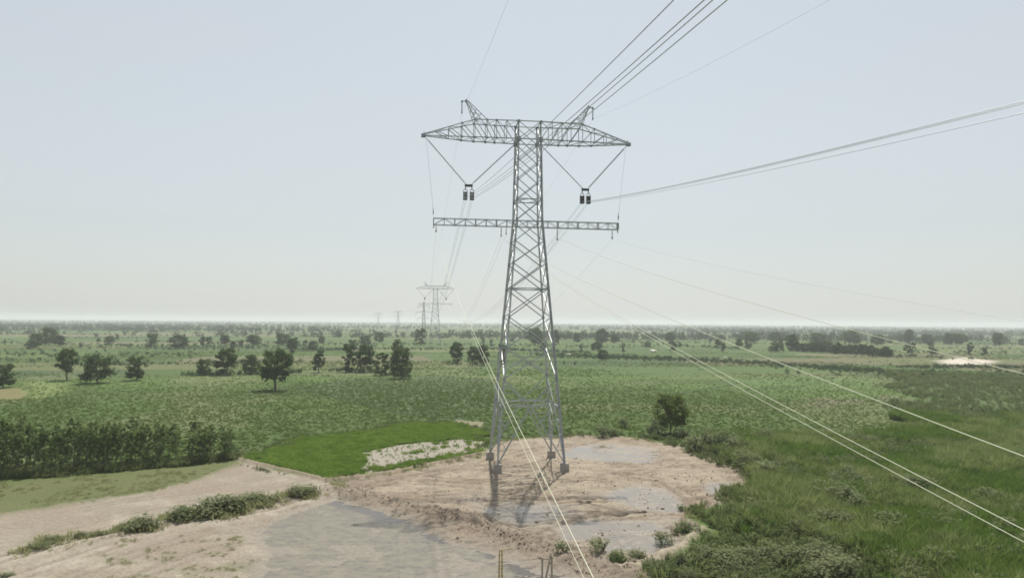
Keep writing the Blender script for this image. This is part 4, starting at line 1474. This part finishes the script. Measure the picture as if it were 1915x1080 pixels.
# ------------------------------------------------------------------ single bushes
BUSH = []
for s in range(4):
    v, f = leaf_bush(100 + s, 460, .052, 1.0, .9, 1.2)
    me = mesh('foliage', v, f); me.materials.append(M_SHRUB)
    b = MB()
    rr_ = random.Random(s)
    for q in range(6):
        a = rr_.uniform(0, 6.28)
        b.tube([(0, 0, -.03), (.12 * math.cos(a), .12 * math.sin(a), .3), (.26 * math.cos(a), .26 * math.sin(a), .6)], [.02, .014, .006], 5)
    st_ = mesh('stem', b.v, b.f); st_.materials.append(M_BARK)
    BUSH.append((me, st_))
def bush(px, base, wpx, hpx, label, grp, rnd=random.Random(21)):
    x, y = gp(px, base)
    root = empty('bush', (x, y, float(ground_z(x, y)[0]) - .03))
    root.rotation_euler = (0, 0, rnd.uniform(0, 6.28))
    tag(root, label, 'bush', grp)
    w, hh = wpx / F_PX * y, hpx / F_PX * y
    f_, s_ = BUSH[rnd.randrange(4)]
    for nm, me in (('foliage', f_), ('stem', s_)):
        o = obj(nm, me, None, root)
        o.scale = (w, w, hh)
G1 = 'bushes along the track edge'
for b_ in ((345, 968, 58, 30, 'low bush at the left end of the long thicket by the track'),
           (380, 964, 62, 42, 'left tall bush of the long thicket by the track'),
           (412, 958, 66, 44, 'middle tall bush of the long thicket by the track'),
           (446, 950, 60, 38, 'right tall bush of the long thicket by the track'),
           (482, 940, 52, 26, 'low bush at the right end of the long thicket by the track'),
           (502, 936, 36, 20, 'last small tuft at the right end of the thicket by the track'),
           (268, 986, 50, 36, 'upright bush standing alone left of the long thicket'),
           (242, 992, 44, 20, 'low spreading bush at the left foot of the lone upright one'),
           (548, 929, 44, 28, 'left half of the small dry bush near the pond corner'),
           (576, 923, 40, 24, 'right half of the small dry bush near the pond corner'),
           (184, 998, 24, 14, 'tiny bush left of the lone upright bush'),
           (152, 1003, 28, 14, 'faint low bush on the pale track, middle of three'),
           (98, 1012, 34, 20, 'grey-green bush at the left part of the track edge'),
           (68, 1026, 34, 16, 'leftmost grey-green low bush by the track'),
           (12, 1076, 26, 12, 'tiny bush in the bottom left corner')):
    bush(b_[0], b_[1], b_[2] * 1.25, b_[3] * .92, b_[4], G1)
G2 = 'bushes around the clearing'
for b_ in ((1232, 814, 34, 40, 'dark bush at the left foot of the small olive tree'),
           (1128, 818, 44, 26, 'low bush at the back edge of the clearing, left of the olive tree'),
           (1152, 816, 26, 18, 'smaller bush beside the low one at the back edge of the clearing'),
           (1168, 800, 26, 22, 'bush in the field behind the back edge of the clearing'),
           (1215, 814, 24, 24, 'pale bush left of the dark bush under the olive tree'),
           (1280, 818, 40, 22, 'shaded bush at the right foot of the olive tree'),
           (1300, 836, 40, 28, 'round bush at the right back corner of the clearing'),
           (1318, 828, 34, 36, 'tall dark bush at the right back corner of the clearing'),
           (1345, 836, 44, 34, 'bush right of the tall dark one behind the clearing'),
           (1380, 846, 46, 36, 'leafy bush on the slope right of the clearing'),
           (1428, 826, 34, 32, 'upright bush standing out of the weeds'),
           (1400, 872, 46, 32, 'pale bush above the small right puddle'),
           (1440, 892, 54, 36, 'broad bush right of the small right puddle'),
           (1128, 1030, 48, 30, 'rounded green bush at the front of the clearing'),
           (1162, 1046, 46, 28, 'bush right of the rounded green one at the front of the clearing'),
           (1195, 1040, 32, 18, 'low bush behind the two at the front of the clearing'),
           (1056, 1040, 36, 26, 'grey-green bush on the dug berm in front of the pylon'),
           (1238, 1012, 36, 26, 'grassy bush at the left side of the pale ridge'),
           (1282, 992, 40, 30, 'grassy bush at the top end of the pale ridge')):
    big = 1.4 if b_[0] > 1290 and b_[1] < 900 else 1.1
    bush(b_[0], b_[1] + (6 if big > 1.2 else 0), b_[2] * big, b_[3] * big, b_[4], G2)
rq = random.Random(31)
for i in range(46):
    px = rq.uniform(1195, 1560); base = rq.uniform(1050, 1110) - max(0, (px - 1240)) * .05
    if base < 1075 - (px - 1195) * .25 and px < 1330:
        continue
    bush(px, base, rq.uniform(34, 74), rq.uniform(26, 50), 'one of the crowded grey-green bushes at the lower right', 'crowded bushes at the lower right', rq)
for i in range(24):
    px, base = rq.uniform(1330, 1915), rq.uniform(880, 1090)
    bush(px, base, rq.uniform(44, 92), rq.uniform(44, 66) * (.6 + .4 * (base - 880) / 210), 'pale shrub standing among the tall reeds at right', 'pale shrubs among the reeds', rq)

# two dark clods, pale heaps
def lump(name, px, py, w, mat, label, cat, seed, flat=.7):
    v, f = clod(seed)
    x, y = gp(px, py)
    s = w / F_PX * y
    o = obj(name, mesh(name, [(a * s, b * s, c * s * flat) for a, b, c in v], f, False), mat, None, (x, y, float(ground_z(x, y)[0]) + s * .15))
    tag(o, label, cat)
lump('mud_clod', 1004, 975, 10, M_CLOD, 'dark clod of mud lying in front of the pylon shadow', 'clod', 7)
lump('mud_clod', 1239, 948, 9, M_CLOD, 'dark clod of mud lying beside the wide puddle at right', 'clod', 8)
for i, (px, py, w, lab) in enumerate(((1063, 664, 13, 'small pale heap at the field edge just right of the pylon'),
                                      (1222, 658, 17, 'widest pale heap on the far side of the scrub belt'),
                                      (1258, 669, 10, 'small white heap in the scrub belt under the cable pair'),
                                      (1356, 669, 9, 'smallest white heap in the scrub belt, farthest right'))):
    lump('pale_heap', px, py, w, M_HEAP, lab, 'heap', 20 + i, .45)

# timber and bamboo posts by the pond's near edge
bx0, by0 = gp(936, 1078, 3.0)
root = empty('bamboo_post', (bx0, by0, -.35))
tag(root, 'yellow bamboo post with lashed rungs rising from the pond at the bottom edge', 'post')
for e in (-.14, .14):
    b = MB(); b.tube([(e, 0, -.2), (e * .9, 0, 3.0), (e * .7 , .05, 5.55)], [.075, .065, .05], 7); b.build('pole', M_BAMBOO, root)
for q in range(9):
    b = MB(); b.tube([(-.22, -.06, .7 + q * .55), (.22, -.06, .78 + q * .55)], .03, 5); b.build('rung', M_BAMBOO, root)
b = MB(); b.tube([(-.1, 0, 5.45), (.85, .1, 5.62)], .035, 6); b.build('crossbar', M_BAMBOO, root)
bx0, by0 = gp(1022, 1078, 3.0)
root = empty('timber_trestle', (bx0, by0, -.35))
tag(root, 'grey timber trestle of two posts and a leaning pole at the bottom edge', 'trestle')
for e, hh in ((-.36, 4.95), (.44, 5.1)):
    b = MB(); b.tube([(e, 0, -.2), (e, 0, hh * .5), (e * .96, 0, hh)], [.10, .09, .075], 7); b.build('post', M_WOOD, root)
b = MB(); b.tube([(-.5, -.15, 1.0), (.0, -.12, 3.6), (.36, -.1, 5.35)], [.10, .085, .06], 7); b.build('leaning_pole', M_WOOD, root)
b = MB(); b.tube([(-.45, .1, 4.7), (.6, .1, 4.85)], .05, 6); b.build('crossbar', M_WOOD, root)

# ------------------------------------------------------------------ haze
hm, hn, hl, ho = new_mat('summer_haze')
pv = hn.new('ShaderNodeVolumePrincipled')
pv.inputs['Density'].default_value = HAZE_DENSITY
pv.inputs['Color'].default_value = (.885, .92, .96, 1)
pv.inputs['Anisotropy'].default_value = .25
hl.new(pv.outputs[0], ho.inputs['Volume'])
b = MB()
b.box((0, 0, 31.0), (33000, 33000, 66.0))
hz = b.build('haze', hm)
tag(hz, kind='stuff')
